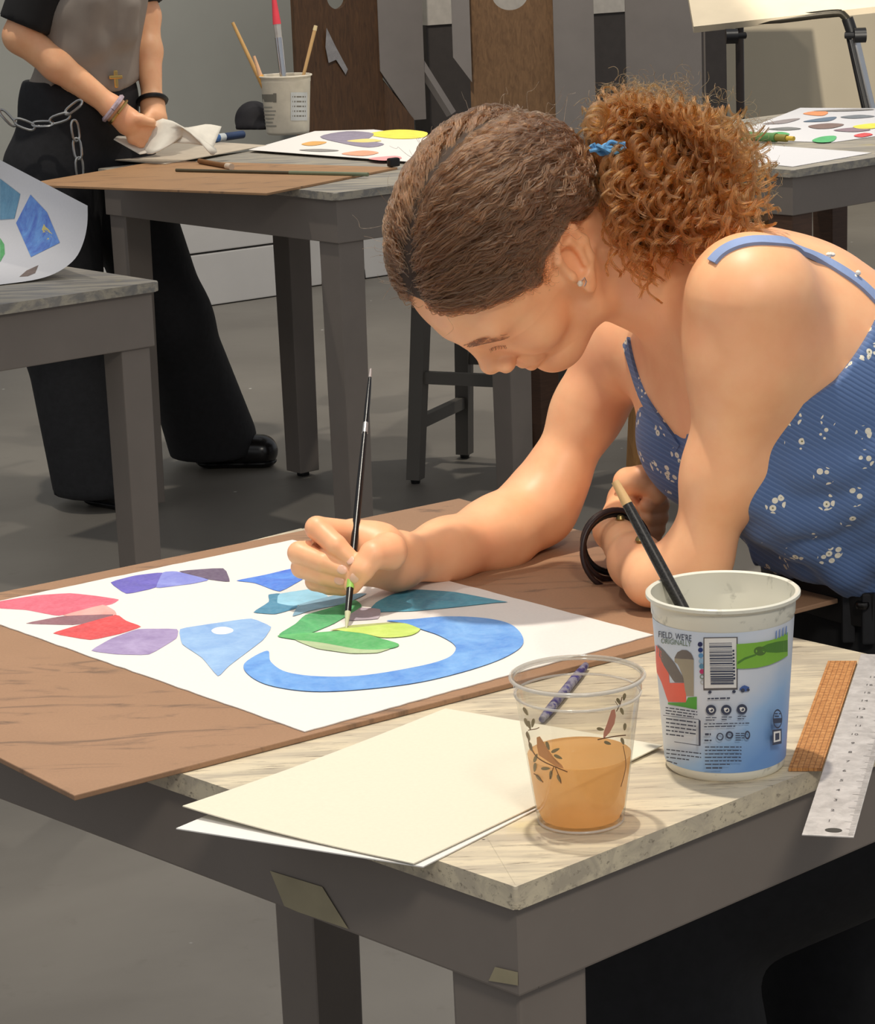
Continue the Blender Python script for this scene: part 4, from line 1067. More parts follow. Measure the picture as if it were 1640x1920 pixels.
DARKH = hair_mat('dark_brow_hair', srgb(60, 42, 30))
nr = np.random.RandomState(4)
skull = [(np.array([-.004, .046, 0]), np.array([.098, .086, .074])), (np.array([.048, .046, 0]), np.array([.053, .052, .061]))]
HC = np.array([0, .03, 0.])
def skull_r(u_):
    """exit distance from HC along unit directions, in head space"""
    best = np.zeros(len(u_))
    for c, r in skull:
        o = (HC-c)/r; d = u_/r; A = (d*d).sum(1); B = d@o; C = o@o-1
        disc = np.maximum(B*B-A*C, 0); best = np.maximum(best, (-B+np.sqrt(disc))/A)
    return best
H3 = np.array([hF, hU, hS])
def head2world(p): return hO+p@H3
TIE = np.array([-.112, -.012, 0.])
def hairline(f): return np.interp(f, [-.12, -.075, -.05, -.038, -.030, .004, .013, .024, .034, .06, .078, .095, .12], [-.055, -.030, -.012, .012, .036, .042, .037, .022, .030, .056, .072, .090, .11])
def in_hair(p): return p[:, 1] > hairline(p[:, 0])
# roots
roots = []
while len(roots) < 1500:
    u_ = nr.normal(size=(400, 3)); u_ /= np.linalg.norm(u_, axis=1)[:, None]
    p = HC+u_*skull_r(u_)[:, None]
    p = p[in_hair(p)]; roots += list(p)
roots = np.array(roots[:1500])
# extra roots along the hairline and the parting
u_ = nr.normal(size=(60000, 3)); u_ /= np.linalg.norm(u_, axis=1)[:, None]; p = HC+u_*skull_r(u_)[:, None]
e = p[:, 1]-hairline(p[:, 0]); roots = np.concatenate([roots, p[(e > 0) & (e < .008)][:420], p[(np.abs(p[:, 2]) < .006) & (e > 0) & (p[:, 0] > -.02)][:160]])
strands, radii = [], []
K = 30; tt = np.linspace(0, 1, K)
for r0 in roots:
    d_tie = np.linalg.norm(r0-TIE)
    if d_tie < .02: continue
    sg = 1 if r0[2] > 0 else -1
    ph = nr.uniform(0, 6.28); ph2 = nr.uniform(0, 6.28); wl = nr.uniform(.013, .021); amp = nr.uniform(.0016, .0036); lay_ = nr.uniform(.005, .019)
    nch = 10
    for c in range(nch):
        a = r0+nr.normal(size=3)*.0022
        a = HC+(a-HC)/np.linalg.norm(a-HC)*np.linalg.norm(r0-HC)
        L = a[None]*(1-tt[:, None])+TIE[None]*tt[:, None]
        keep_ = L[:, 1].copy(); L[:, 1] = np.maximum(L[:, 1], hairline(L[:, 0])+.002)
        side = .022*np.sin(np.pi*tt)*(1-min(1, abs(r0[2])/.06)); L[:, 2] += sg*side
        L[:, 1] -= .010*np.sin(np.pi*tt)*(1 if r0[0] > .02 else .4)*(1 if r0[1] > .06 else 0); edge_ = np.clip((L[:, 1]-hairline(L[:, 0])+.003)/.028, .12, 1)
        u_ = L-HC; un = u_/np.linalg.norm(u_, axis=1)[:, None]
        off = lay_*np.minimum(1, .15+tt*4)*(1-.35*tt)*edge_+.002+nr.uniform(-.001, .0012)
        s_arc = tt*d_tie*1.15
        w_ = amp*np.minimum(1, tt*6)
        tan = np.gradient(L, axis=0); tan /= np.linalg.norm(tan, axis=1)[:, None]; sd = np.cross(un, tan)
        Pp = HC+un*(skull_r(un)+off+.5*w_*np.sin(s_arc/wl*6.28+ph2))[:, None]+sd*(w_*np.sin(s_arc/wl*6.28+ph+c*.06))[:, None]
        strands.append(head2world(Pp)); radii.append(nr.uniform(.00028, .00055))
# stray hairs lifting off the head
for r0 in roots[nr.choice(len(roots), 260)]:
    if r0[1] < .03: continue
    un = (r0-HC)/np.linalg.norm(r0-HC); d = un*.5+nr.normal(size=3)*.55-np.array([.4, 0, 0]); Lh = nr.uniform(.012, .035)
    k = np.linspace(0, 1, 14)[:, None]
    Pp = r0+un*.009+d*Lh*k+np.cross(un, d)*.004*np.sin(k*nr.uniform(4, 11))+un*.003*np.sin(k*nr.uniform(6, 14))
    strands.append(head2world(Pp)); radii.append(.00018)
# baby hairs along the hairline
u_ = nr.normal(size=(40000, 3)); u_ /= np.linalg.norm(u_, axis=1)[:, None]; p = HC+u_*skull_r(u_)[:, None]; e = p[:, 1]-hairline(p[:, 0])
for r0 in p[(np.abs(e) < .004) & (p[:, 2] > -.05) & (p[:, 0] > -.04)][:330]:
    un = (r0-HC)/np.linalg.norm(r0-HC); d = np.array([-.8, .25, 0])+nr.normal(size=3)*.45; d -= un*(d@un)*.8; d = d/np.linalg.norm(d); k = np.linspace(0, 1, 16)[:, None]; Lh = nr.uniform(.008, .022); a = np.cross(un, d)
    R0 = nr.uniform(.0008, .0022); tn = nr.uniform(6, 16); Pp = r0+un*.0015+d*Lh*k+a*R0*np.sin(k*tn)+un*R0*(1-np.cos(k*tn))
    strands.append(head2world(Pp)); radii.append(.00019)
hair = hairs('hair', strands, radii, HAIRM, girl); hair['label'] = 'wavy brown hair parted and pulled back'
# under layer so that no scalp shows through
capS = SDF(); hb(capS)
capS.p = [(f, lo, hi, k, op) for f, lo, hi, k, op in capS.p]
def capF(P):
    q = (P-hO)@H3.T; return np.maximum(capS(P)-.0005-.0065*np.clip((q[:, 1]-hairline(q[:, 0]))/.03, 0, 1), (hairline(q[:, 0])+.004-q[:, 1])*.7)
l2, h2 = capS.bounds(); Vc, Qc = surface(capF, l2, h2, .0065)
n = NT('dark_hair_underlayer'); v = n.coord('Object', (1, 1, 1)); f_ = n.noise(v, 160, 4); n.col(n.mix(f_, srgb(38, 27, 19), srgb(64, 45, 30))); n.set(Roughness=.7); CAPM = n.m
npmesh('hair_underlayer', Vc, Qc, CAPM, girl)
# ---- curly ponytail
tieW = head2world(TIE[None])[0]
tail, trad = [], []
def outline(x, y):
    """px region of the curls"""
    return ((x-1285)/172)**2+((y-345)/150)**2 < 1 or ((x-1180)/98)**2+((y-235)/78)**2 < 1 or ((x-1212)/68)**2+((y-430)/92)**2 < 1
locks = []
while len(locks) < 560:
    x, y = nr.uniform(1085, 1460), nr.uniform(165, 525)
    if len(locks) % 5 == 0: x, y = nr.uniform(1140, 1270), nr.uniform(330, 525)
    if len(locks) % 5 in (1, 2): x, y = nr.uniform(1300, 1460), nr.uniform(230, 490)
    if not outline(x, y): continue
    if x < 1138 and y > 300: continue
    near = -.14 if (y > 370 or (x < 1290 and y > 330)) else -.11
    locks.append((x, y, tieW[1]+nr.uniform(near, .06 if near > -.12 else -.05)))
for x, y, Y in locks:
    end = at(x, y, Y); L = end-tieW; Ln = np.linalg.norm(L)
    ctl = tieW-hF*.045+np.array([0, 0, .012])+nr.normal(size=3)*.008
    n_ = 60; k = np.linspace(0, 1, n_)[:, None]
    drop = np.array([0, 0, -1.])*nr.uniform(.0, .03) if nr.rand() < .7 else np.array([0, 0, .012])
    C = tieW*(1-k)**2+ctl*2*k*(1-k)+end*k*k+drop*k**3
    tan = np.gradient(C, axis=0); tan /= np.linalg.norm(tan, axis=1)[:, None]
    rf = nrm(nr.normal(size=3)); a = np.cross(tan, rf); a /= np.linalg.norm(a, axis=1)[:, None]; b = np.cross(tan, a)
    R0 = nr.uniform(.0045, .0090); turns = Ln/nr.uniform(.012, .018)*nr.uniform(.9, 1.3)+1.5; ph = nr.uniform(0, 6.28)
    env = np.clip((k-.18)/.3, 0.15, 1)
    for c in range(15):
        th_ = k*turns*6.28+ph+nr.normal()*.16; rr = R0*env*nr.uniform(.86, 1.14)
        P_ = C+a*np.cos(th_)*rr+b*np.sin(th_)*rr+nr.normal(size=3)*.0008
        cut = n_ if nr.rand() < .7 else nr.randint(40, n_)
        tail.append(P_[:cut]); trad.append(nr.uniform(.00024, .00046))
# dark mass inside the curls
core = SDF()
for x, y, dY, r in ((1180, 270, -.01, .028), (1245, 320, -.01, .044), (1310, 350, -.01, .036), (1255, 395, -.04, .032), (1205, 420, -.075, .026), (1180, 350, -.05, .024), (1350, 350, .0, .018), (1190, 230, -.01, .022)):
    core.ell(at(x, y, tieW[1]+dY), np.eye(3), (r, r*.8, r), .02)
core.cone(tieW, at(1230, 310, tieW[1]-.01), .014, .04, .02)
l2, h2 = core.bounds(); Vc, Qc = surface(core, l2, h2, .008); npmesh('ponytail_core', Vc, Qc, CAPM, girl)
# fine frizz in the air over the curls
for i in range(620):
    if i % 2: x, y = nr.normal(1205, 50), nr.normal(205, 28)
    else: x, y = nr.normal(1280, 80), nr.normal(330, 75)
    if ((x-1265)/205)**2+((y-320)/195)**2 > 1: continue
    P0 = at(x, y, tieW[1]+nr.uniform(-.06, .05)); d = nrm(nr.normal(size=3)+np.array([.4, 0, .2])); k = np.linspace(0, 1, 22)[:, None]; Lf = nr.uniform(.02, .05)
    a = nrm(np.cross(d, nr.normal(size=3))); b = np.cross(d, a); R0 = nr.uniform(.002, .007); tn = nr.uniform(1.5, 4.5)*6.28
    tail.append(P0+d*Lf*(k-.5)+a*R0*np.cos(k*tn)+b*R0*np.sin(k*tn)); trad.append(.00017)
# loose curls at the nape
for x, y in ((1180, 500), (1200, 520), (1225, 515), (1245, 500), (1165, 480), (1135, 505)):
    pass
tl = hairs('ponytail', tail, trad, TAILM, girl); tl['label'] = 'golden brown curly ponytail'
# ---- hair tie: crumpled blue loops
ax = -hF; a1 = nrm(np.cross(ax, hU)); a2 = np.cross(ax, a1)
ring = []
for i in range(60):
    t = 2*math.pi*i/60; rr = .016+.0022*math.sin(7*t); ring.append(tieW+hF*.004+a1*rr*math.cos(t)+a2*rr*math.sin(t)+ax*.003*math.sin(11*t))
TIEM = plain('blue_hair_tie_cloth', (84, 138, 184), .8, var=.25, scale=200)
tube('hair_tie', ring+[ring[0]], .0036, 8, TIEM, girl)
kn = hit(lambda P: np.linalg.norm(P-at(1140, 278, tieW[1]-.045), axis=1)-.006, 1140, 278)
base = at(1138, 279, tieW[1]-.085)
for i in range(9):
    d = cam_dir(.018*nr.uniform(.4, 1)*(1 if i % 2 else -1), .006*nr.uniform(-.6, 1), .004*nr.uniform(-1, 1)); d2 = cam_dir(.004*nr.normal(), .004*nr.normal(), .004*nr.normal())
    tube('tie_loop', spline([base-d*.3, base+d*.4+d2, base+d], 5), .0019, 6, TIEM, bpy.data.objects['hair_tie'])
# ---- earring
ep_ = hit(body, 1087, 531)
if ep_ is not None:
    er = lathe('earring', [(0, -.0030), (.0018, -.0024), (.0030, 0), (.0018, .0024), (0, .0030)], ep_+np.array([0, -.0022, 0]), 14, plain('pearl', (226, 214, 196), .15, spec=.8), girl)
    tube('hook', [ep_+cam_dir(.0015, .002, .003), ep_+cam_dir(.004, .005, .003), ep_+cam_dir(.006, .001, .002), ep_+cam_dir(.004, -.003, .002)], .0006, 6, CHROME, er)
# ---- brow and lashes
bp, bd = [], []
for sgn in (1, -1):
    for i in range(150):
        t = nr.rand(); f0 = .0985-.012*t-.004*t*t; s0 = sgn*(.012+.036*t); u0 = .028+.006*math.sin(t*2.4)-.003*t+nr.uniform(-.0026, .0026)
        bp.append(hp(f0, u0, s0)); bd.append((nrm(hS*sgn*.9+hU*(.35-.5*t)-hF*.25)*.008, -hF*.0012, .00028))
    for i in range(34):
        t = i/33; bp.append(hp(.092-.003*t*t, .0035, sgn*(.014+.024*t)))
        bd.append((nrm(hF*.7-hU*.7+hS*sgn*.6*t+nr.normal(size=3)*.25)*.0044, hU*.0012, .00022))
bp = snap(body, np.array(bp), 6); k = np.linspace(0, 1, 6)[:, None]
bs = [p+nrm(hF)*.0005+d*k+c*k*k for p, (d, c, r) in zip(bp, bd)]; br = [r for _, _, r in bd]
fh = hairs('brows_and_lashes', bs, br, DARKH, girl); fh['label'] = 'dark eyebrows and lowered lashes'
# ---- bracelets on the left wrist
fa = nrm(WrL-ElL); bc = WrL*.80+ElL*.20+cam_dir(-.007, -.004, 0)
b1 = nrm(np.cross(fa, np.array([0, 0, 1.]))); b2 = np.cross(b1, fa)
LEATH = plain('dark_brown_leather_cord', (44, 28, 26), .4)
def bangle(c, R, r, m, tl_=0.0, nm='bracelet', sq=1.0):
    pts = []
    for i in range(41):
        t = 2*math.pi*i/40; pts.append(c+b1*R*math.cos(t)+b2*R*sq*math.sin(t)+fa*tl_*R*math.sin(t+.6))
    return tube(nm, pts, r, 8, m, girl)
bangle(bc+b2*-.004, .0315, .0028, BLACKM, .25); bangle(bc-fa*.007, .0335, .0026, LEATH, .35); bangle(bc-fa*.012-b2*.003, .036, .0026, LEATH, .45); bangle(bc+fa*.006, .030, .0034, BLACKM, .2)
for i_, (x, y) in enumerate(((1162, 972), (1198, 1012))):
    wp = hit(body, x, y)
    if wp is not None: lathe('bracelet_charm', [(0, -.004), (.003, -.003), (.0045, 0), (.003, .003), (0, .004)], wp+cam_dir(0, 0, .006), 12, plain('dull_brass', (150, 132, 84), .35, .8), girl)
# ------------------------------------------------------------------ curling sheet on the side table
g_ = nrm((-.45, .89, 0)); h_ = nrm((.89, .45, 0)); up3 = np.array([0, 0, 1.])
prof = [(-.50, 0.001), (-.35, .001), (-.22, .001), (-.12, .0012), (-.06, .004), (-.02, .014), (.012, .034), (.030, .062), (.040, .095), (.043, .128)]
cs_ = thing('painted_sheet', 'curled white paper with blue and green painted shapes at the left edge', 'painting', tuple(pl(40, 520)))
b0 = at(165, 398, 4.86); b0 = b0-h_*.043-up3*.128; b0[2] = T+.001
prof = [tuple(p[:2]) for p in spline([(a, b, 0) for a, b in prof], 4)]
GL = .52
def cpt_(i, t): 
    i = max(0, min(len(prof)-1.001, i)); k = int(i); f = i-k; a = prof[k][0]*(1-f)+prof[k+1][0]*f; z = prof[k][1]*(1-f)+prof[k+1][1]*f
    return b0+h_*a+up3*z*(1+.75*t)+g_*t
Vv, Ff = [], []
for p in prof:
    for k in range(11): Vv.append(b0+h_*p[0]+up3*p[1]*(1+.75*GL*k/10)+g_*GL*k/10)
for i in range(len(prof)-1):
    for k in range(10): Ff.append((i*11+k, i*11+k+1, (i+1)*11+k+1, (i+1)*11+k))
o = mesh('paper', Vv, Ff, PAPERG, cs_, True); 
# shapes painted on the rising face, traced onto the curl
_gi, _gt = np.meshgrid(np.linspace(0, len(prof)-1.01, 70), np.linspace(0, GL, 40), indexing='ij')
_gp = np.array([cpt_(i, t) for i, t in zip(_gi.ravel(), _gt.ravel())])
def project(P): v = P-cC; z = v@cF; return np.stack([820+FPX*(v@cR)/z, 960-FPX*(v@cU)/z], -1)
_gq = project(_gp)
def on_curl(x, y):
    d2 = ((_gq-np.array([x, y]))**2).sum(1); k = int(d2.argmin()); i, t = _gi.ravel()[k], _gt.ravel()[k]
    for _ in range(6):
        p = cpt_(i, t); q = project(p[None])[0]; ji = (project(cpt_(i+.02, t)[None])[0]-q)/.02; jt = (project(cpt_(i, t+.002)[None])[0]-q)/.002
        try: st = np.linalg.solve(np.stack([ji, jt], 1), np.array([x, y])-q)
        except Exception: break
        i += float(np.clip(st[0], -1, 1)); t += float(np.clip(st[1], -.03, .03)); i = min(max(i, 0), len(prof)-1.05)
    p = cpt_(i, t); return p-nrm(ray(x, y))*(.0012+.00002*lay[0])
def curl_shape(pts, m):
    px = []; lay[0] += 1
    for i in range(len(pts)):
        a, b = np.array(pts[i], float), np.array(pts[(i+1) % len(pts)], float)
        for k in range(5): px.append(a+(b-a)*k/5)
    P = [on_curl(*p) for p in px]; c = on_curl(*np.mean(px, 0))
    if any(p is None for p in P) or c is None: return
    rings = []
    Vv = [c]+[c*(1-f)+p*f for f in (.33, .66) for p in P]+P
    # keep inner rings on the surface
    q = [on_curl(*(np.mean(px, 0)*(1-f)+p*f)) for f in (.33, .66) for p in px]
    if all(x is not None for x in q): Vv = [c]+q+P
    N = len(P); Ff = [(0, 1+i, 1+(i+1) % N) for i in range(N)]
    for r in range(2):
        for i in range(N): Ff.append((1+r*N+i, 1+(r+1)*N+i, 1+(r+1)*N+(i+1) % N, 1+r*N+(i+1) % N))
    mesh('painted_shape', Vv, Ff, m, cs_)
curl_shape([(57, 365), (88, 398), (112, 455), (58, 482), (30, 418)], gouache('gouache_mottled_blue', (42, 92, 196), (96, 160, 232)))
curl_shape([(82, 420), (98, 438), (97, 452), (90, 455), (78, 432)], gouache('gouache_ochre', (206, 188, 92)))
curl_shape([(0, 335), (38, 364), (27, 410), (0, 412)], gouache('gouache_dusty_teal', (66, 130, 168), (90, 152, 186)))
curl_shape([(0, 446), (8, 458), (9, 476), (0, 492)], gouache('gouache_leaf_green', (36, 150, 66)))
curl_shape([(36, 519), (50, 507), (72, 497), (66, 512), (52, 518)], gouache('gouache_brown', (96, 72, 58)))

# ------------------------------------------------------------------ things on the middle table
b_ = [pl(112, 338), pl(500, 367), pl(745, 318)]; u_ = b_[2]-b_[1]; v_ = b_[0]-b_[1]; v_ = v_-u_*(u_@v_)/(u_@u_)
setp(slab('drawing_board', [b_[1][:2], (b_[1]+u_)[:2], (b_[1]+u_+v_)[:2], (b_[1]+v_)[:2]], T+.0004, T+.006, BOARD2, None, bev=.0008), 'tan hardboard lying on the table behind the painter', 'drawing board')
q_ = [pl(133, 299), pl(310, 313), pl(500, 278), pl(345, 268)]
setp(slab('backing_board', [p[:2] for p in q_], T+.0064, T+.0084, plain('grey_chipboard', (190, 178, 160), .8), None), 'pale grey chipboard sheet under the crumpled paper', 'board')
ps = thing('palette_sheet', 'paint test sheet with yellow and orange patches on the middle table', 'palette sheet', tuple(pl(640, 270)))
fillq = [pl(466, 281, T+.0072), pl(765, 303, T+.0072), pl(905, 268, T+.0072), pl(700, 243, T+.0072), pl(590, 246, T+.0072)]
slab('paper', [p[:2] for p in fillq], T+.0066, T+.0076, PAPER, ps)
def patch(parent, pts, name, rgb, z):
    lay[0] += 1; P = spline([(*p, 0) for p in pts], 4, True); fillpoly('painted_shape', [pl(p[0], p[1], z+lay[0]*.00003) for p in P], gouache(name, rgb), parent)
Z2 = T+.0078
patch(ps, [(690, 252), (720, 245), (760, 243), (800, 248), (790, 258), (740, 260)], 'gouache_yellow', (232, 212, 40), Z2)
patch(ps, [(600, 256), (650, 246), (700, 250), (690, 262), (720, 270), (690, 276), (640, 268)], 'gouache_slate_violet', (122, 112, 132), Z2)
patch(ps, [(565, 270), (585, 265), (612, 266), (600, 271), (580, 273)], 'gouache_amber', (206, 150, 60), Z2)
patch(ps, [(650, 264), (690, 260), (715, 264), (680, 267)], 'gouache_straw', (222, 200, 110), Z2)
patch(ps, [(640, 288), (680, 282), (710, 286), (680, 292)], 'gouache_apricot', (232, 150, 112), Z2)
patch(ps, [(690, 297), (740, 292), (752, 297), (720, 301)], 'gouache_pink', (232, 140, 140), Z2)
patch(ps, [(560, 281), (600, 279), (636, 282), (600, 284)], 'gouache_grey', (120, 116, 112), Z2)
t2 = pl(540, 250)
tub2 = tub('brush_tub', 'white tub of brushes with worn print on the table behind the painter', t2, .0735, .060, .165, None, plain('cream_plastic', (214, 206, 188), .5))
def on_tub2(x, y, off=.0008): return on_round(t2, lambda z: .060*1.02+((.0735-.060)*.74-.0012)*(z/.143), x, y, off)
def tub2_rect(x0, x1, y0, y1, m, nm='print_block'):
    Vv, Ff = [], []
    for i in range(7):
        x = x0+(x1-x0)*i/6; Vv += [on_tub2(x, y0), on_tub2(x, y1)]
    for i in range(6): Ff.append((2*i, 2*i+1, 2*i+3, 2*i+2))
    mesh(nm, Vv, Ff, m, tub2)
PG = flat('faded_grey_print', (150, 148, 138)); PD = flat('worn_dark_print', (116, 112, 102)); PB = flat('pale_blue_print', (190, 192, 190))
tub2_rect(486, 517, 177, 191, PD); tub2_rect(545, 576, 173, 226, PB); 
for k in range(5): tub2_rect(548, 573, 180+k*9, 183+k*9, PD, 'print_line')
for k in range(6): tub2_rect(492, 492+18+(k*7) % 9, 200+k*7, 202+k*7, PG, 'print_line')
tub2_rect(512, 518, 175, 192, PD)
def stickbrush(label, base_px, top_px, Y0, Y1, parts): brush('paint_brush', label, at(*base_px, Y0), at(*top_px, Y1), .003, None, parts)
Yt = t2[1]
stickbrush('pale wooden brush leaning left in the brush tub', (522, 225), (436, 42), Yt, Yt+.02, [('bristles', 0, .05, .002, .004, WHB), ('ferrule', .05, .2, .004, .005, STEEL), ('handle', .2, 1.0, .0060, .0048, plain('buff_wood', (206, 164, 104), .5))])
stickbrush('paint-crusted stick with orange and green smears in the brush tub', (515, 225), (476, 105), Yt-.02, Yt-.01, [('stick', 0, .7, .006, .009, plain('orange_crust', (214, 160, 84), .7, var=.4, scale=60)), ('smear', .7, 1.0, .007, .004, plain('peach_crust', (222, 178, 140), .7))])
stickbrush('silver and red tipped brush standing upright in the brush tub', (540, 225), (511, -25), Yt, Yt+.03, [('handle', 0, .62, .007, .011, CHROME), ('ferrule', .62, .72, .010, .011, plain('pale_silver', (200, 196, 190), .3, .6)), ('bristles', .72, 1.0, .012, .004, plain('pink_red_bristle', (226, 70, 84), .5))])
stickbrush('thin light wooden stick leaning right in the brush tub', (548, 225), (592, 48), Yt, Yt, [('stick', 0, .95, .004, .0052, BRUSHW), ('tip', .95, 1.0, .0058, .0052, plain('pale_tip', (226, 206, 160), .5))])
# blue marker, black cap, pencil, thin rod, clip
def lying(name, a, b, r, parts, label, cat, z=T+.009):
    a, b = pl(*a, z+r), pl(*b, z+r); t = thing(name, label, cat, tuple(a))
    for nm, t0, t1, k, m in parts: tube(nm, [a+(b-a)*(t0+(t1-t0)*j/4) for j in range(5)], r*k, 10, m, t)
    return t
lying('marker_pen', (384, 262), (455, 252), .011, [('barrel', 0, .35, 1, plain('marker_blue', (64, 104, 160), .4)), ('band', .35, .5, 1.04, plain('marker_white', (214, 220, 220), .4)), ('cap', .5, 1, 1, plain('marker_navy', (44, 62, 96), .4))], 'blue marker pen lying beside the brush tub', 'marker')
lying('pencil', (374, 302), (434, 313), .0065, [('shaft', 0, .86, 1, plain('brown_pencil', (122, 84, 50), .5)), ('eraser', .86, 1.0, 1.25, plain('eraser', (206, 190, 170), .7))], 'brown pencil with pale eraser on the tan hardboard', 'pencil', T+.0062)
lying('thin_rod', (330, 319), (690, 327), .004, [('rod', 0, .6, 1, plain('olive_rod', (82, 74, 54), .5)), ('painted_end', .6, 1, 1.2, plain('green_rod_end', (112, 122, 96), .5))], 'thin dark rod lying along the tan hardboard', 'rod', T+.0062)
cp = pl(476, 246); sd = SDF(); sd.ell(cp+np.array([0, .02, .03]), np.eye(3), (.055, .07, .055), .01)
sd.cone(cp+np.array([-.03, -.03, .012]), cp+np.array([.03, -.06, .010]), .02, .016, .02)
f2 = lambda P: np.maximum(sd(P), T+.009-P[:, 2]); l2, h2 = sd.bounds(); Va, Qa_ = surface(f2, l2, h2, .008)
setp(npmesh('cap', Va, Qa_, plain('black_cloth', (28, 26, 30), .8)), 'black cloth cap behind the brush tub', 'cap')
cq_ = pl(738, 318); setp(box('binder_clip', (cq_[0], cq_[1], T+.018), .03, .018, .022, R_(35), BLACKM, None, bev=.005), 'small black clip on the edge of the tan hardboard', 'clip')

# ------------------------------------------------------------------ things on the far right table
pp = thing('palette_sheet', 'white palette sheet with many coloured paint blobs on the far right table', 'palette sheet', tuple(pl(1560, 235)))
slab('paper', [pl(*p)[:2] for p in ((1350, 262), (1560, 268), (1700, 248), (1760, 205), (1500, 203))], T+.0006, T+.0016, PAPERG, pp)
Z3 = T+.0018
for pts, nm, c in (([(1505, 213), (1530, 208), (1552, 210), (1540, 217)], 'gouache_orange', (226, 136, 72)), ([(1505, 228), (1540, 221), (1568, 219), (1552, 227)], 'gouache_ink_blue', (66, 92, 116)), ([(1575, 219), (1610, 215), (1640, 218), (1600, 222)], 'gouache_steel', (96, 104, 112)), ([(1430, 232), (1470, 224), (1500, 222), (1470, 231)], 'gouache_taupe', (128, 118, 118)), ([(1440, 242), (1475, 238), (1502, 241), (1475, 244)], 'gouache_charcoal', (96, 98, 96)), ([(1515, 236), (1550, 231), (1582, 233), (1560, 240), (1530, 241)], 'gouache_umber', (104, 76, 66)), ([(1562, 244), (1600, 239), (1632, 243), (1600, 247)], 'gouache_mauve', (118, 92, 104)), ([(1600, 236), (1640, 231), (1640, 240), (1610, 241)], 'gouache_yellow', (232, 212, 40)), ([(1522, 263), (1540, 256), (1567, 255), (1560, 265), (1535, 267)], 'gouache_bright_green', (40, 160, 84)), ([(1600, 254), (1620, 249), (1636, 252), (1615, 257)], 'gouache_red', (200, 28, 38)), ([(1436, 253), (1460, 247), (1480, 251), (1460, 257)], 'gouache_leaf_green', (36, 150, 66)), ([(1520, 208), (1600, 204), (1640, 205), (1590, 208)], 'gouache_grey', (120, 116, 112))):
    patch(pp, pts, nm, c, Z3)
lying('marker_pen', (1380, 254), (1488, 260), .012, [('barrel', 0, .7, 1, plain('pen_green', (96, 142, 84), .4)), ('grip', .7, .88, .8, plain('pen_olive', (140, 130, 60), .5)), ('nib', .88, 1, .5, plain('pen_yellow', (214, 180, 70), .5))], 'green pen with yellow nib by the palette sheet', 'marker', T+.002)
sheet('paper_sheet', [(1380, 302), (1486, 313), (1634, 287), (1442, 273)], T+.0006, PAPERG, 'blank white sheet on the corner of the far right table')

# ------------------------------------------------------------------ stools
def stool(label, A, d1, d2, h, m, seat_m, Lr=.30, W=.30, rung=(.17, .30)):
    A = np.array([A[0], A[1], 0.]); d1 = nrm((*d1, 0)); d2 = nrm((*d2, 0)); c = A+d1*Lr/2+d2*W/2
    t = thing('stool', label, 'stool', tuple(c))
    P = {}
    for i, (a, b) in enumerate(((0, 0), (Lr, 0), (Lr, W), (0, W))):
        f = A+d1*a+d2*b; tp_ = f+(c-f)*.22+np.array([0, 0, h-.03]); P[i] = (f, tp_)
        ang = math.atan2(d1[1], d1[0]); w = .042
        Vv = []
        for q, ww in ((f+np.array([0, 0, .012]), w*.9), (tp_, w)):
            for sx_, sy_ in ((-1, -1), (1, -1), (1, 1), (-1, 1)): Vv.append(q+d1*sx_*ww/2+d2*sy_*ww/2)
        mesh('leg', Vv, [(3, 2, 1, 0), (4, 5, 6, 7)]+[(k, (k+1) % 4, 4+(k+1) % 4, 4+k) for k in range(4)], m, t)
        lathe('foot_glide', [(0, 0), (.012, 0), (.014, .012), (0, .012)], (f[0], f[1], 0), 12, BLACKM, t)
    for i, z in zip(range(4), (rung[0], rung[1], rung[0], rung[1])):
        j = (i+1) % 4; a = P[i][0]+(P[i][1]-P[i][0])*(z/h); b = P[j][0]+(P[j][1]-P[j][0])*(z/h); dd = nrm(b-a); sdv = nrm(np.cross(dd, up3))
        Vv = [q+sdv*sx_*.011+up3*sz_*.016 for q in (a, b) for sx_, sz_ in ((-1, -1), (1, -1), (1, 1), (-1, 1))]
        mesh('rung', Vv, [(3, 2, 1, 0), (4, 5, 6, 7)]+[(k, (k+1) % 4, 4+(k+1) % 4, 4+k) for k in range(4)], m, t)
    lathe('seat', [(0, h-.03), (.155, h-.03), (.165, h-.022), (.165, h-.006), (.158, h), (0, h)], (c[0], c[1], 0), 40, seat_m, t)
    return t
sA, sB = pl(779, 906, 0), pl(866, 861, 0); d_ = nrm((sB-sA)[:2])
stool('dark grey wooden stool behind the painter with two rungs', sA, d_, (d_[1], -d_[0]), .70, paint_mat('dark_grey_stool_paint', (92, 88, 82)), GREY2, .33, .33)
oA = pl(1190, 898, 0); stool('light oak legged stool partly hidden behind the painter', oA, d_, (d_[1], -d_[0]), .70, OAK, OAK, .32, .32)

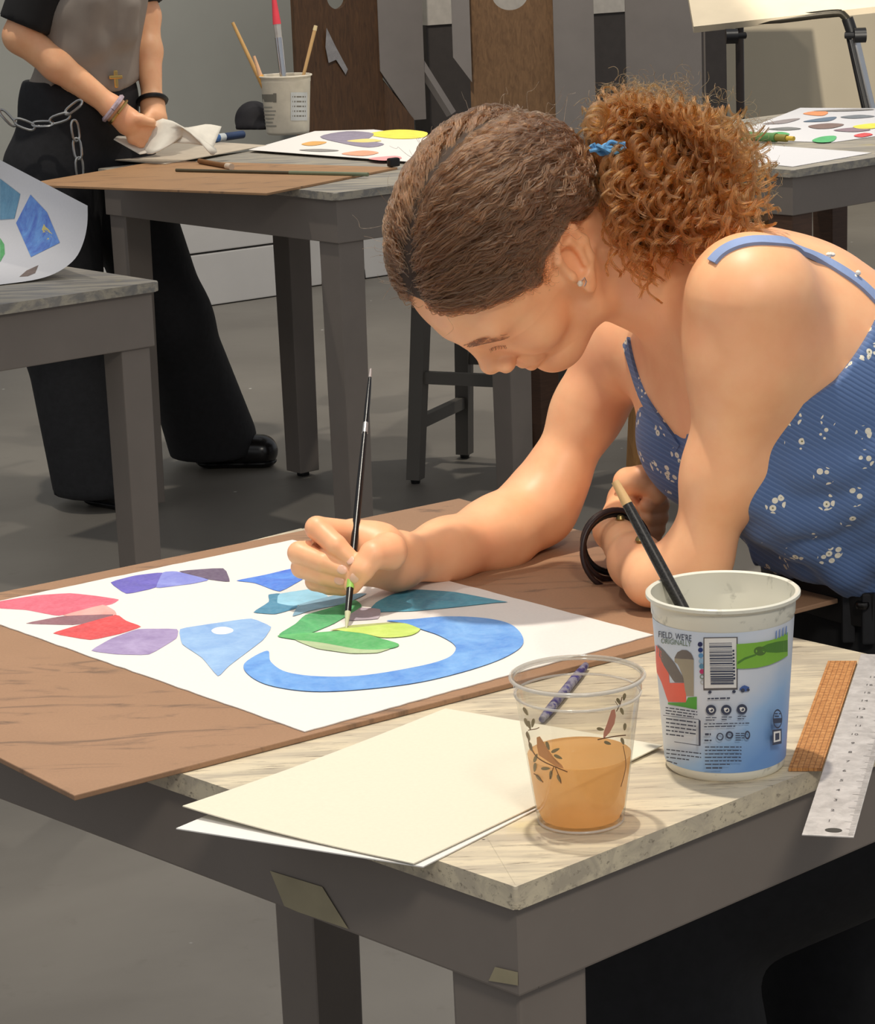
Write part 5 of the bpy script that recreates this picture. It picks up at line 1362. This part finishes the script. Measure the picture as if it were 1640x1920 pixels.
# ------------------------------------------------------------------ drawing benches stood on end at the back
def panel(name, px0, px1, Y, z0, z1, m, parent, thick=.022, hole=None, cut=None, yaw=0.0):
    """upright board between two px columns (read at the top of the frame) at depth Y"""
    a, b = at(px0, 20, Y), at(px1, 20, Y+yaw); d = b-a; d[2] = 0; w = np.linalg.norm(d); d /= w; n_ = np.array([d[1], -d[0], 0])
    if hole is None:
        poly = cut(w) if cut else [(0, z0), (w, z0), (w, z1), (0, z1)]
        Vv = [a*np.array([1, 1, 0])+d*x+up3*z+n_*k*thick for k in (1, 0) for x, z in poly]; N = len(poly)
        Ff = [tuple(range(N)), tuple(range(2*N-1, N-1, -1))]+[(i, N+i, N+(i+1) % N, (i+1) % N) for i in range(N)]
    else:
        hz, rx, rz = hole; M = 32; outer = []; inner = []
        ca = [math.atan2(b_, a_) % (2*math.pi) for a_, b_ in ((w/2, z1-hz), (-w/2, z1-hz), (-w/2, -.2), (w/2, -.2))]
        angs = sorted([2*math.pi*(i+.5)/M for i in range(M)]+ca); M = len(angs)
        for t in angs:
            cx, cz = math.cos(t), math.sin(t); s_ = min(w/2/max(abs(cx), 1e-6), (z1-hz if cz > 0 else .2)/max(abs(cz), 1e-6))
            outer.append((w/2+cx*s_, hz+cz*s_)); inner.append((w/2+cx*rx, hz+cz*rz))
        Vv, Ff = [], []
        for k in (1, 0):
            for x, z in outer+inner: Vv.append(a*np.array([1, 1, 0])+d*x+up3*z+n_*k*thick)
        for i in range(M):
            j = (i+1) % M; Ff.append((i, j, M+j, M+i)); Ff.append((2*M+i, 3*M+i, 3*M+j, 2*M+j)); Ff.append((M+i, M+j, 3*M+j, 3*M+i)); Ff.append((i, 2*M+i, 2*M+j, j))
        q = len(Vv); zb = hz-.2
        for k in (1, 0):
            for x, z in ((0, z0), (w, z0), (w, zb), (0, zb)): Vv.append(a*np.array([1, 1, 0])+d*x+up3*z+n_*k*thick)
        Ff += [(q, q+1, q+2, q+3), (q+7, q+6, q+5, q+4), (q, q+4, q+5, q+1), (q+1, q+5, q+6, q+2), (q+3, q+7, q+4, q)]
        # close the square corners beside the rounded outline
    o = mesh(name, Vv, Ff, m, parent); bm = bmesh.new(); bm.from_mesh(o.data); bmesh.ops.recalc_face_normals(bm, faces=bm.faces); bm.to_mesh(o.data); bm.free(); return o
YB = 10.72
def zat(y, Y): return at(700, y, Y)[2]
def bench(label, planks, z0=0.0): 
    t = thing('drawing_bench', label, 'drawing bench', tuple(at(planks[0][1], 100, YB)*np.array([1, 1, 0])))
    for nm, p0, p1, Y, m, kw in planks: panel(nm, p0, p1, Y, z0, 1.40, m, t, **kw)
    return t
PLZ = .47; hz = zat(-8, YB)
cutB = lambda w: [(w*.72, zat(238, YB)), (w, zat(238, YB)), (w, 1.40), (0, 1.40), (0, zat(140, YB))]
bA = bench('dark brown drawing bench stood on end with hand hole and grey side board', [('seat_plank', 545, 706, 10.68, BROWNW, dict(hole=(hz, .050, .050), yaw=.26)), ('side_board', 704, 787, 10.93, GREY2, dict(cut=cutB, yaw=.08))], .47)
panel('foot_block', 704, 768, 10.96, PLZ, zat(150, YB), BROWNW, bA, cut=lambda w: [(0, PLZ), (w, PLZ), (w, zat(236, YB)), (0, zat(146, YB))])
a, b = at(786, 118, 11.02), at(846, 214, 11.02); tube('brace', [a, b], .022, 4, GREY2, bA, smooth=False)
pm = gouache('grey_paint_drip', (128, 124, 124)); lay[0] += 1
P_ = [at(x, y, 10.68+.26*(x-545)/161-.046) for x, y in ((612, 52), (628, 85), (652, 130), (648, 140), (630, 112), (616, 118), (610, 88))]
dm = mesh('paint_drip', P_, [t for t in tessellate_polygon([[Vector(p) for p in P_]])], pm, bA)
bD = bench('mottled tan drawing bench stood on end with grey posts either side', [('seat_plank', 877, 1036, YB+.02, TANW, dict(hole=(zat(-2, YB+.02), .072, .064))), ('side_board', 846, 880, YB-.02, GREY2, dict(cut=lambda w: [(w, zat(160, YB)), (w, 1.40), (0, 1.40), (0, zat(112, YB))])), ('side_board', 1036, 1112, YB-.02, GREY2, {})])
bF = bench('plain grey drawing bench stood on end beside the drafting table', [('seat_plank', 1171, 1313, YB+.22, GREY2, {}), ('side_board', 1313, 1320, YB+.24, GREY, {})])
cbt = thing('storage_cabinet', 'dark cabinet with pale upper panel behind the drawing benches', 'cabinet', tuple(at(980, 100, 11.3)*np.array([1, 1, 0])))
panel('body', 770, 1330, 11.36, .47, zat(50, 11.36), plain('dark_cabinet', (74, 68, 64), .7), cbt, thick=.12, yaw=.8)
panel('upper_panel', 770, 1330, 11.36, zat(49, 11.36), 1.5, plain('pale_cabinet', (206, 198, 186), .7), cbt, thick=.13, yaw=.8)

# ------------------------------------------------------------------ drafting table
YD = 8.75
dt = thing('drafting_table', 'tilted beige drafting table on a tubular steel frame at the right', 'drafting table', tuple(at(1500, 100, YD)*np.array([1, 1, 0])))
e0, e1 = at(1300, 50, YD), at(1662, 10, YD+.03); dd = e1-e0; bk = nrm(np.array([0, .86, .5])); nn_ = nrm(np.cross(dd, bk))
Vv = [e0, e1, e1+bk*.75, e0+bk*.75]; Vv += [v-nn_*.024 for v in Vv]
mesh('table_board', Vv, [(0, 1, 2, 3), (7, 6, 5, 4)]+[(k, 4+k, 4+(k+1) % 4, (k+1) % 4) for k in range(4)], plain('beige_drafting_board', (214, 200, 174), .6, var=.06, scale=8), dt)
DKM = plain('dark_steel_tube', (58, 54, 46), .35, .6)
tube('frame_tube', spline([at(1312, 52, YD+.03), at(1450, 38, YD+.03), at(1560, 25, YD+.03), at(1582, 30, YD+.03), at(1597, 52, YD+.03)], 5), .013, 10, DKM, dt)
pz = at(1386, 46, YD+.05); tube('leg_post', [pz, (pz[0], pz[1], 0)], .014, 10, plain('dark_leg', (50, 42, 38), .4), dt)
tube('leg_arm', [at(1601, 72, YD+.03), at(1640, 240, YD+.03), at(1700, 500, YD+.03)], .017, 10, CHROME, dt)
tube('leg_arm', [at(1590, 66, YD+.06), at(1628, 240, YD+.06), at(1688, 500, YD+.06)], .009, 8, BLACKM, dt)
for x, y, Y in ((1372, 68, YD-.02), (1612, 66, YD-.02)):
    c = at(x, y, Y); tube('knob', [c+np.array([-.02, 0, 0])+np.array([0, -.0, 0]), c+np.array([-.02, 0, 0])*-.9], .024, 16, BLACKM, dt)
    tube('knob_stem', [c, c+np.array([.045 if x < 1500 else -.045, .02, 0])], .011, 10, BLACKM, dt)
tube('joint', [at(1588, 34, YD+.02), at(1600, 70, YD+.02)], .019, 12, BLACKM, dt)

# ------------------------------------------------------------------ person standing at the middle table
p2 = thing('person', 'standing person in grey shirt and wide black jeans with a chain, head out of view', 'person', tuple(np.array([-.85, 7.05, 0])))
YP = 7.02
pb = SDF()
hipc = at(150, 300, YP); hipc[2] = 1.0; wst = at(165, 170, YP); che = at(168, -40, YP); shc = at(168, -150, YP); hd = at(190, -330, YP-.0)
fr2 = nrm((.9, -.35, 0)); rt2 = nrm((-.35, -.9, 0))
tor = SDF()
for S_ in (pb, tor):
    S_.cone(hipc, wst, .165, .14, .04, 1, (fr2, .74)); S_.cone(wst, che, .14, .165, .04, 1, (fr2, .72)); S_.cone(che, shc, .165, .13, .05, 1, (fr2, .7))
pb.cone(shc, hd-up3*.08, .06, .055, .03); pb.ell(hd, (fr2, rt2, up3), (.095, .075, .115), .02); pb.cone(hd+fr2*.08-up3*.03, hd+fr2*.1-up3*.045, .014, .012, .01)
shN, shF = shc+rt2*.165-up3*.03, shc-rt2*.165-up3*.03
elN = at(38, 68, YP-.18); wrN = at(212, 203, YP-.16)
elF = at(272, 30, YP+.12); wrF = at(286, 196, YP+.0)
pb.chain([shN, elN], [.054, .042], .03); pb.chain([elN, elN*.6+wrN*.4, wrN], [.041, .040, .026], .02)
pb.chain([shF, elF], [.052, .040], .03); pb.chain([elF, elF*.6+wrF*.4, wrF], [.038, .036, .025], .02)
# hands
def hand2(w, pts_k, tips, th):
    pb.cone(w, pts_k, .030, .036, .02)
    for a in tips: pb.chain([pts_k, a[0], a[1]], [.016, .013, .0105], .006)
    pb.chain([w*.5+pts_k*.5, th[0], th[1]], [.017, .014, .011], .008)
YH = YP-.15
hand2(wrN, at(240, 228, YH), [(at(262, 236, YH), at(292, 240, YH)), (at(262, 246, YH), at(288, 254, YH)), (at(256, 254, YH), at(280, 264, YH)), (at(248, 260, YH), at(268, 272, YH))], (at(262, 224, YH-.02), at(286, 230, YH-.02)))
YG = YP-.02
hand2(wrF, at(288, 222, YG), [(at(280, 240, YG), at(268, 250, YG)), (at(288, 244, YG), at(276, 256, YG)), (at(296, 244, YG), at(286, 258, YG)), (at(302, 240, YG), at(296, 254, YG))], (at(276, 226, YG-.03), at(264, 238, YG-.03)))
lo_, hi_ = pb.bounds(); Va, Qa_ = surface(pb, lo_, hi_, .011); Va, Qa_ = subdiv(Va, Qa_); Va = snap(pb, Va, 1)
npmesh('body', Va, Qa_, SKIN, p2)
# grey shirt over the trunk, black sleeves
beltz = wst[2]+.022
fold2 = SDF(); fold2.p = list(tor.p)
for a, b in (((120, 20), (175, 85)), ((165, 0), (150, 90)), ((120, 90), (235, 62)), ((235, 10), (222, 60)), ((110, 40), (140, 110))):
    A_, B_ = hit(tor, *a, y0=6.2, y1=8.2), hit(tor, *b, y0=6.2, y1=8.2)
    if A_ is not None and B_ is not None: fold2.cone(A_, B_, .022, .016, .03)
f3 = lambda P: np.maximum.reduce([fold2(P)-.016, beltz-.02*np.sin(P[:, 0]*30)-P[:, 2]])
lo_, hi_ = tor.bounds(); Va, Qa_ = surface(f3, lo_-.02, hi_+.02, .012); Va = snap(f3, Va, 1)
sh_ = npmesh('shirt', Va, Qa_, plain('grey_shirt_cotton', (146, 136, 126), .85, var=.1, scale=10, bump=.3), p2)
slv = plain('black_sleeve_cotton', (30, 29, 29), .9)
def sleeve(a, b, r):
    s_ = SDF(); s_.cone(a, b, r*1.12, r, .01); ax_ = nrm(b-a); f_ = lambda P: np.maximum(s_(P), (P-b)@ax_); l_, h_ = s_.bounds(); V_, Q_ = surface(f_, l_, h_, .012); V_ = snap(f_, V_, 1); npmesh('sleeve', V_, Q_, slv, p2)
sleeve(shN, shN*.10+elN*.90, .066); sleeve(shF, shF*.12+elF*.88, .062)
# jeans
j2 = SDF(); j2.cone(hipc+up3*.02, wst-up3*.03, .185, .160, .03, 1, (fr2, .76))
f1 = pl(190, 945, 0); f2_ = pl(400, 875, 0)
j2.chain([at(95, 320, YP-.08), at(120, 620, YP-.12), f1+up3*.06], [.125, .11, .125], .05)
j2.chain([at(215, 330, YP+.05), at(320, 600, YP+.12), f2_+up3*.08], [.125, .105, .125], .05)
f4 = lambda P: np.maximum.reduce([j2(P), P[:, 2]-(beltz+.012), .035-P[:, 2]])
lo_, hi_ = j2.bounds(); Va, Qa_ = surface(f4, lo_, hi_, .014); Va = snap(f4, Va, 1); npmesh('jeans', Va, Qa_, DENIM, p2)
SHOE = plain('black_shoe_leather', (22, 21, 22), .25, spec=.6)
for f_, d_ in ((f1, nrm((.55, -.5, 0))), (f2_, nrm((.95, -.15, 0)))):
    s_ = SDF(); s_.cone(f_+up3*.05, f_+d_*.14+up3*.045, .052, .046, .02); s_.cone(f_+up3*.06, f_+up3*.12, .05, .05, .02)
    f5 = lambda P: np.maximum(s_(P), .012-P[:, 2]); l_, h2 = s_.bounds(); Va, Qa_ = surface(f5, l_, h2, .011); Va = snap(f5, Va, 1); so = npmesh('shoe', Va, Qa_, SHOE, p2)
    f6 = lambda P: np.maximum.reduce([s_(P)-.006, P[:, 2]-.02, .001-P[:, 2]]); Va, Qa_ = surface(f6, l_-.01, h2+.01, .009); npmesh('sole', Va, Qa_, BLACKM, so)
# belt, buckle cross, chain links, bracelets
GOLD = plain('brass', (198, 168, 104), .3, 1.0); SILV = plain('steel_chain', (168, 168, 166), .3, 1.0)
bu = hit(j2, 222, 172, y0=6.2, y1=8.2)
if bu is not None:
    bk_ = box('buckle', bu+np.array([0, -.035, .035]), .010, .010, .045, 0, GOLD, p2, bev=.003); box('buckle_bar', bu+np.array([0, -.037, .040]), .034, .009, .010, 0, GOLD, bk_, bev=.003)
def link_(c, t, n_, L=.027, W=.010, r=.0034):
    t = nrm(t); n_ = nrm(np.array(n_)-t*(np.array(n_)@t)); w = np.cross(t, n_); pts = []
    for i in range(17):
        a = 2*math.pi*i/16; pts.append(c+t*L*(abs(math.cos(a))**.6)*np.sign(math.cos(a))+w*W*math.sin(a))
    tube('chain_link', pts, r, 6, SILV, p2, caps=False)
def chain_px(pts, Y):
    P = spline([at(x, y, Y) for x, y in pts], 12); acc = 0; k = 0; last = P[0]
    for i in range(1, len(P)):
        acc += np.linalg.norm(P[i]-P[i-1])
        if acc > .044:
            acc = 0; t = P[i]-last; last = P[i]; link_(P[i], t, (0, -1, 0) if k % 2 else (.3, -.55, .7)); k += 1
chain_px([(-10, 195), (10, 218), (40, 232), (80, 232), (115, 220), (150, 190)], YP-.225); chain_px([(136, 212), (141, 245), (145, 275), (150, 330)], YP-.225)
def wristband(c, ax_, R, r, m):
    ax_ = nrm(ax_); a = nrm(np.cross(ax_, up3)); b = np.cross(ax_, a); tube('bracelet', [c+a*R*math.cos(t)+b*R*math.sin(t) for t in np.linspace(0, 2*math.pi, 25)], r, 6, m, p2)
wristband(wrN, wrN-elN, .036, .007, plain('pale_bead_bracelet', (186, 168, 178), .3, var=.3, scale=60)); wristband(wrN+nrm(wrN-elN)*.016, wrN-elN, .036, .004, GOLD); wristband(wrF+up3*.01, wrF-elF, .036, .0065, BLACKM)
# crumpled paper in the hands
rag = thing('crumpled_paper', 'crumpled white paper held by the standing person over the table', 'paper', tuple(pl(300, 285)))
RG = [[(213, 262, .02), (255, 286, .0), (262, 290, -.02)], [(222, 256, .06), (270, 270, .02), (285, 285, -.03)], [(240, 262, .08), (290, 240, .03), (330, 268, -.02)], [(262, 282, .02), (305, 222, .0), (405, 278, -.04)], [(285, 288, -.06), (340, 240, -.02), (395, 290, -.06)], [(320, 272, -.04), (375, 236, .02), (415, 238, .04)]]
Vv, Ff = [], []
rows_ = [spline([at(x, y, 6.86+d) for x, y, d in r], 5) for r in RG]
cols = list(zip(*rows_)); G_ = [spline(list(c), 3) for c in cols]
for c in G_:
    for p in c: p = np.array(p); p[2] = max(p[2], T+.0095); Vv.append(p)
nr_ = len(G_[0])
for i in range(len(G_)-1):
    for k in range(nr_-1): Ff.append((i*nr_+k, i*nr_+k+1, (i+1)*nr_+k+1, (i+1)*nr_+k))
o = mesh('paper_fold', Vv, Ff, plain('soft_white_paper', (226, 220, 206), .85), rag, True); md = o.modifiers.new('thick', 'SOLIDIFY'); md.thickness = .002
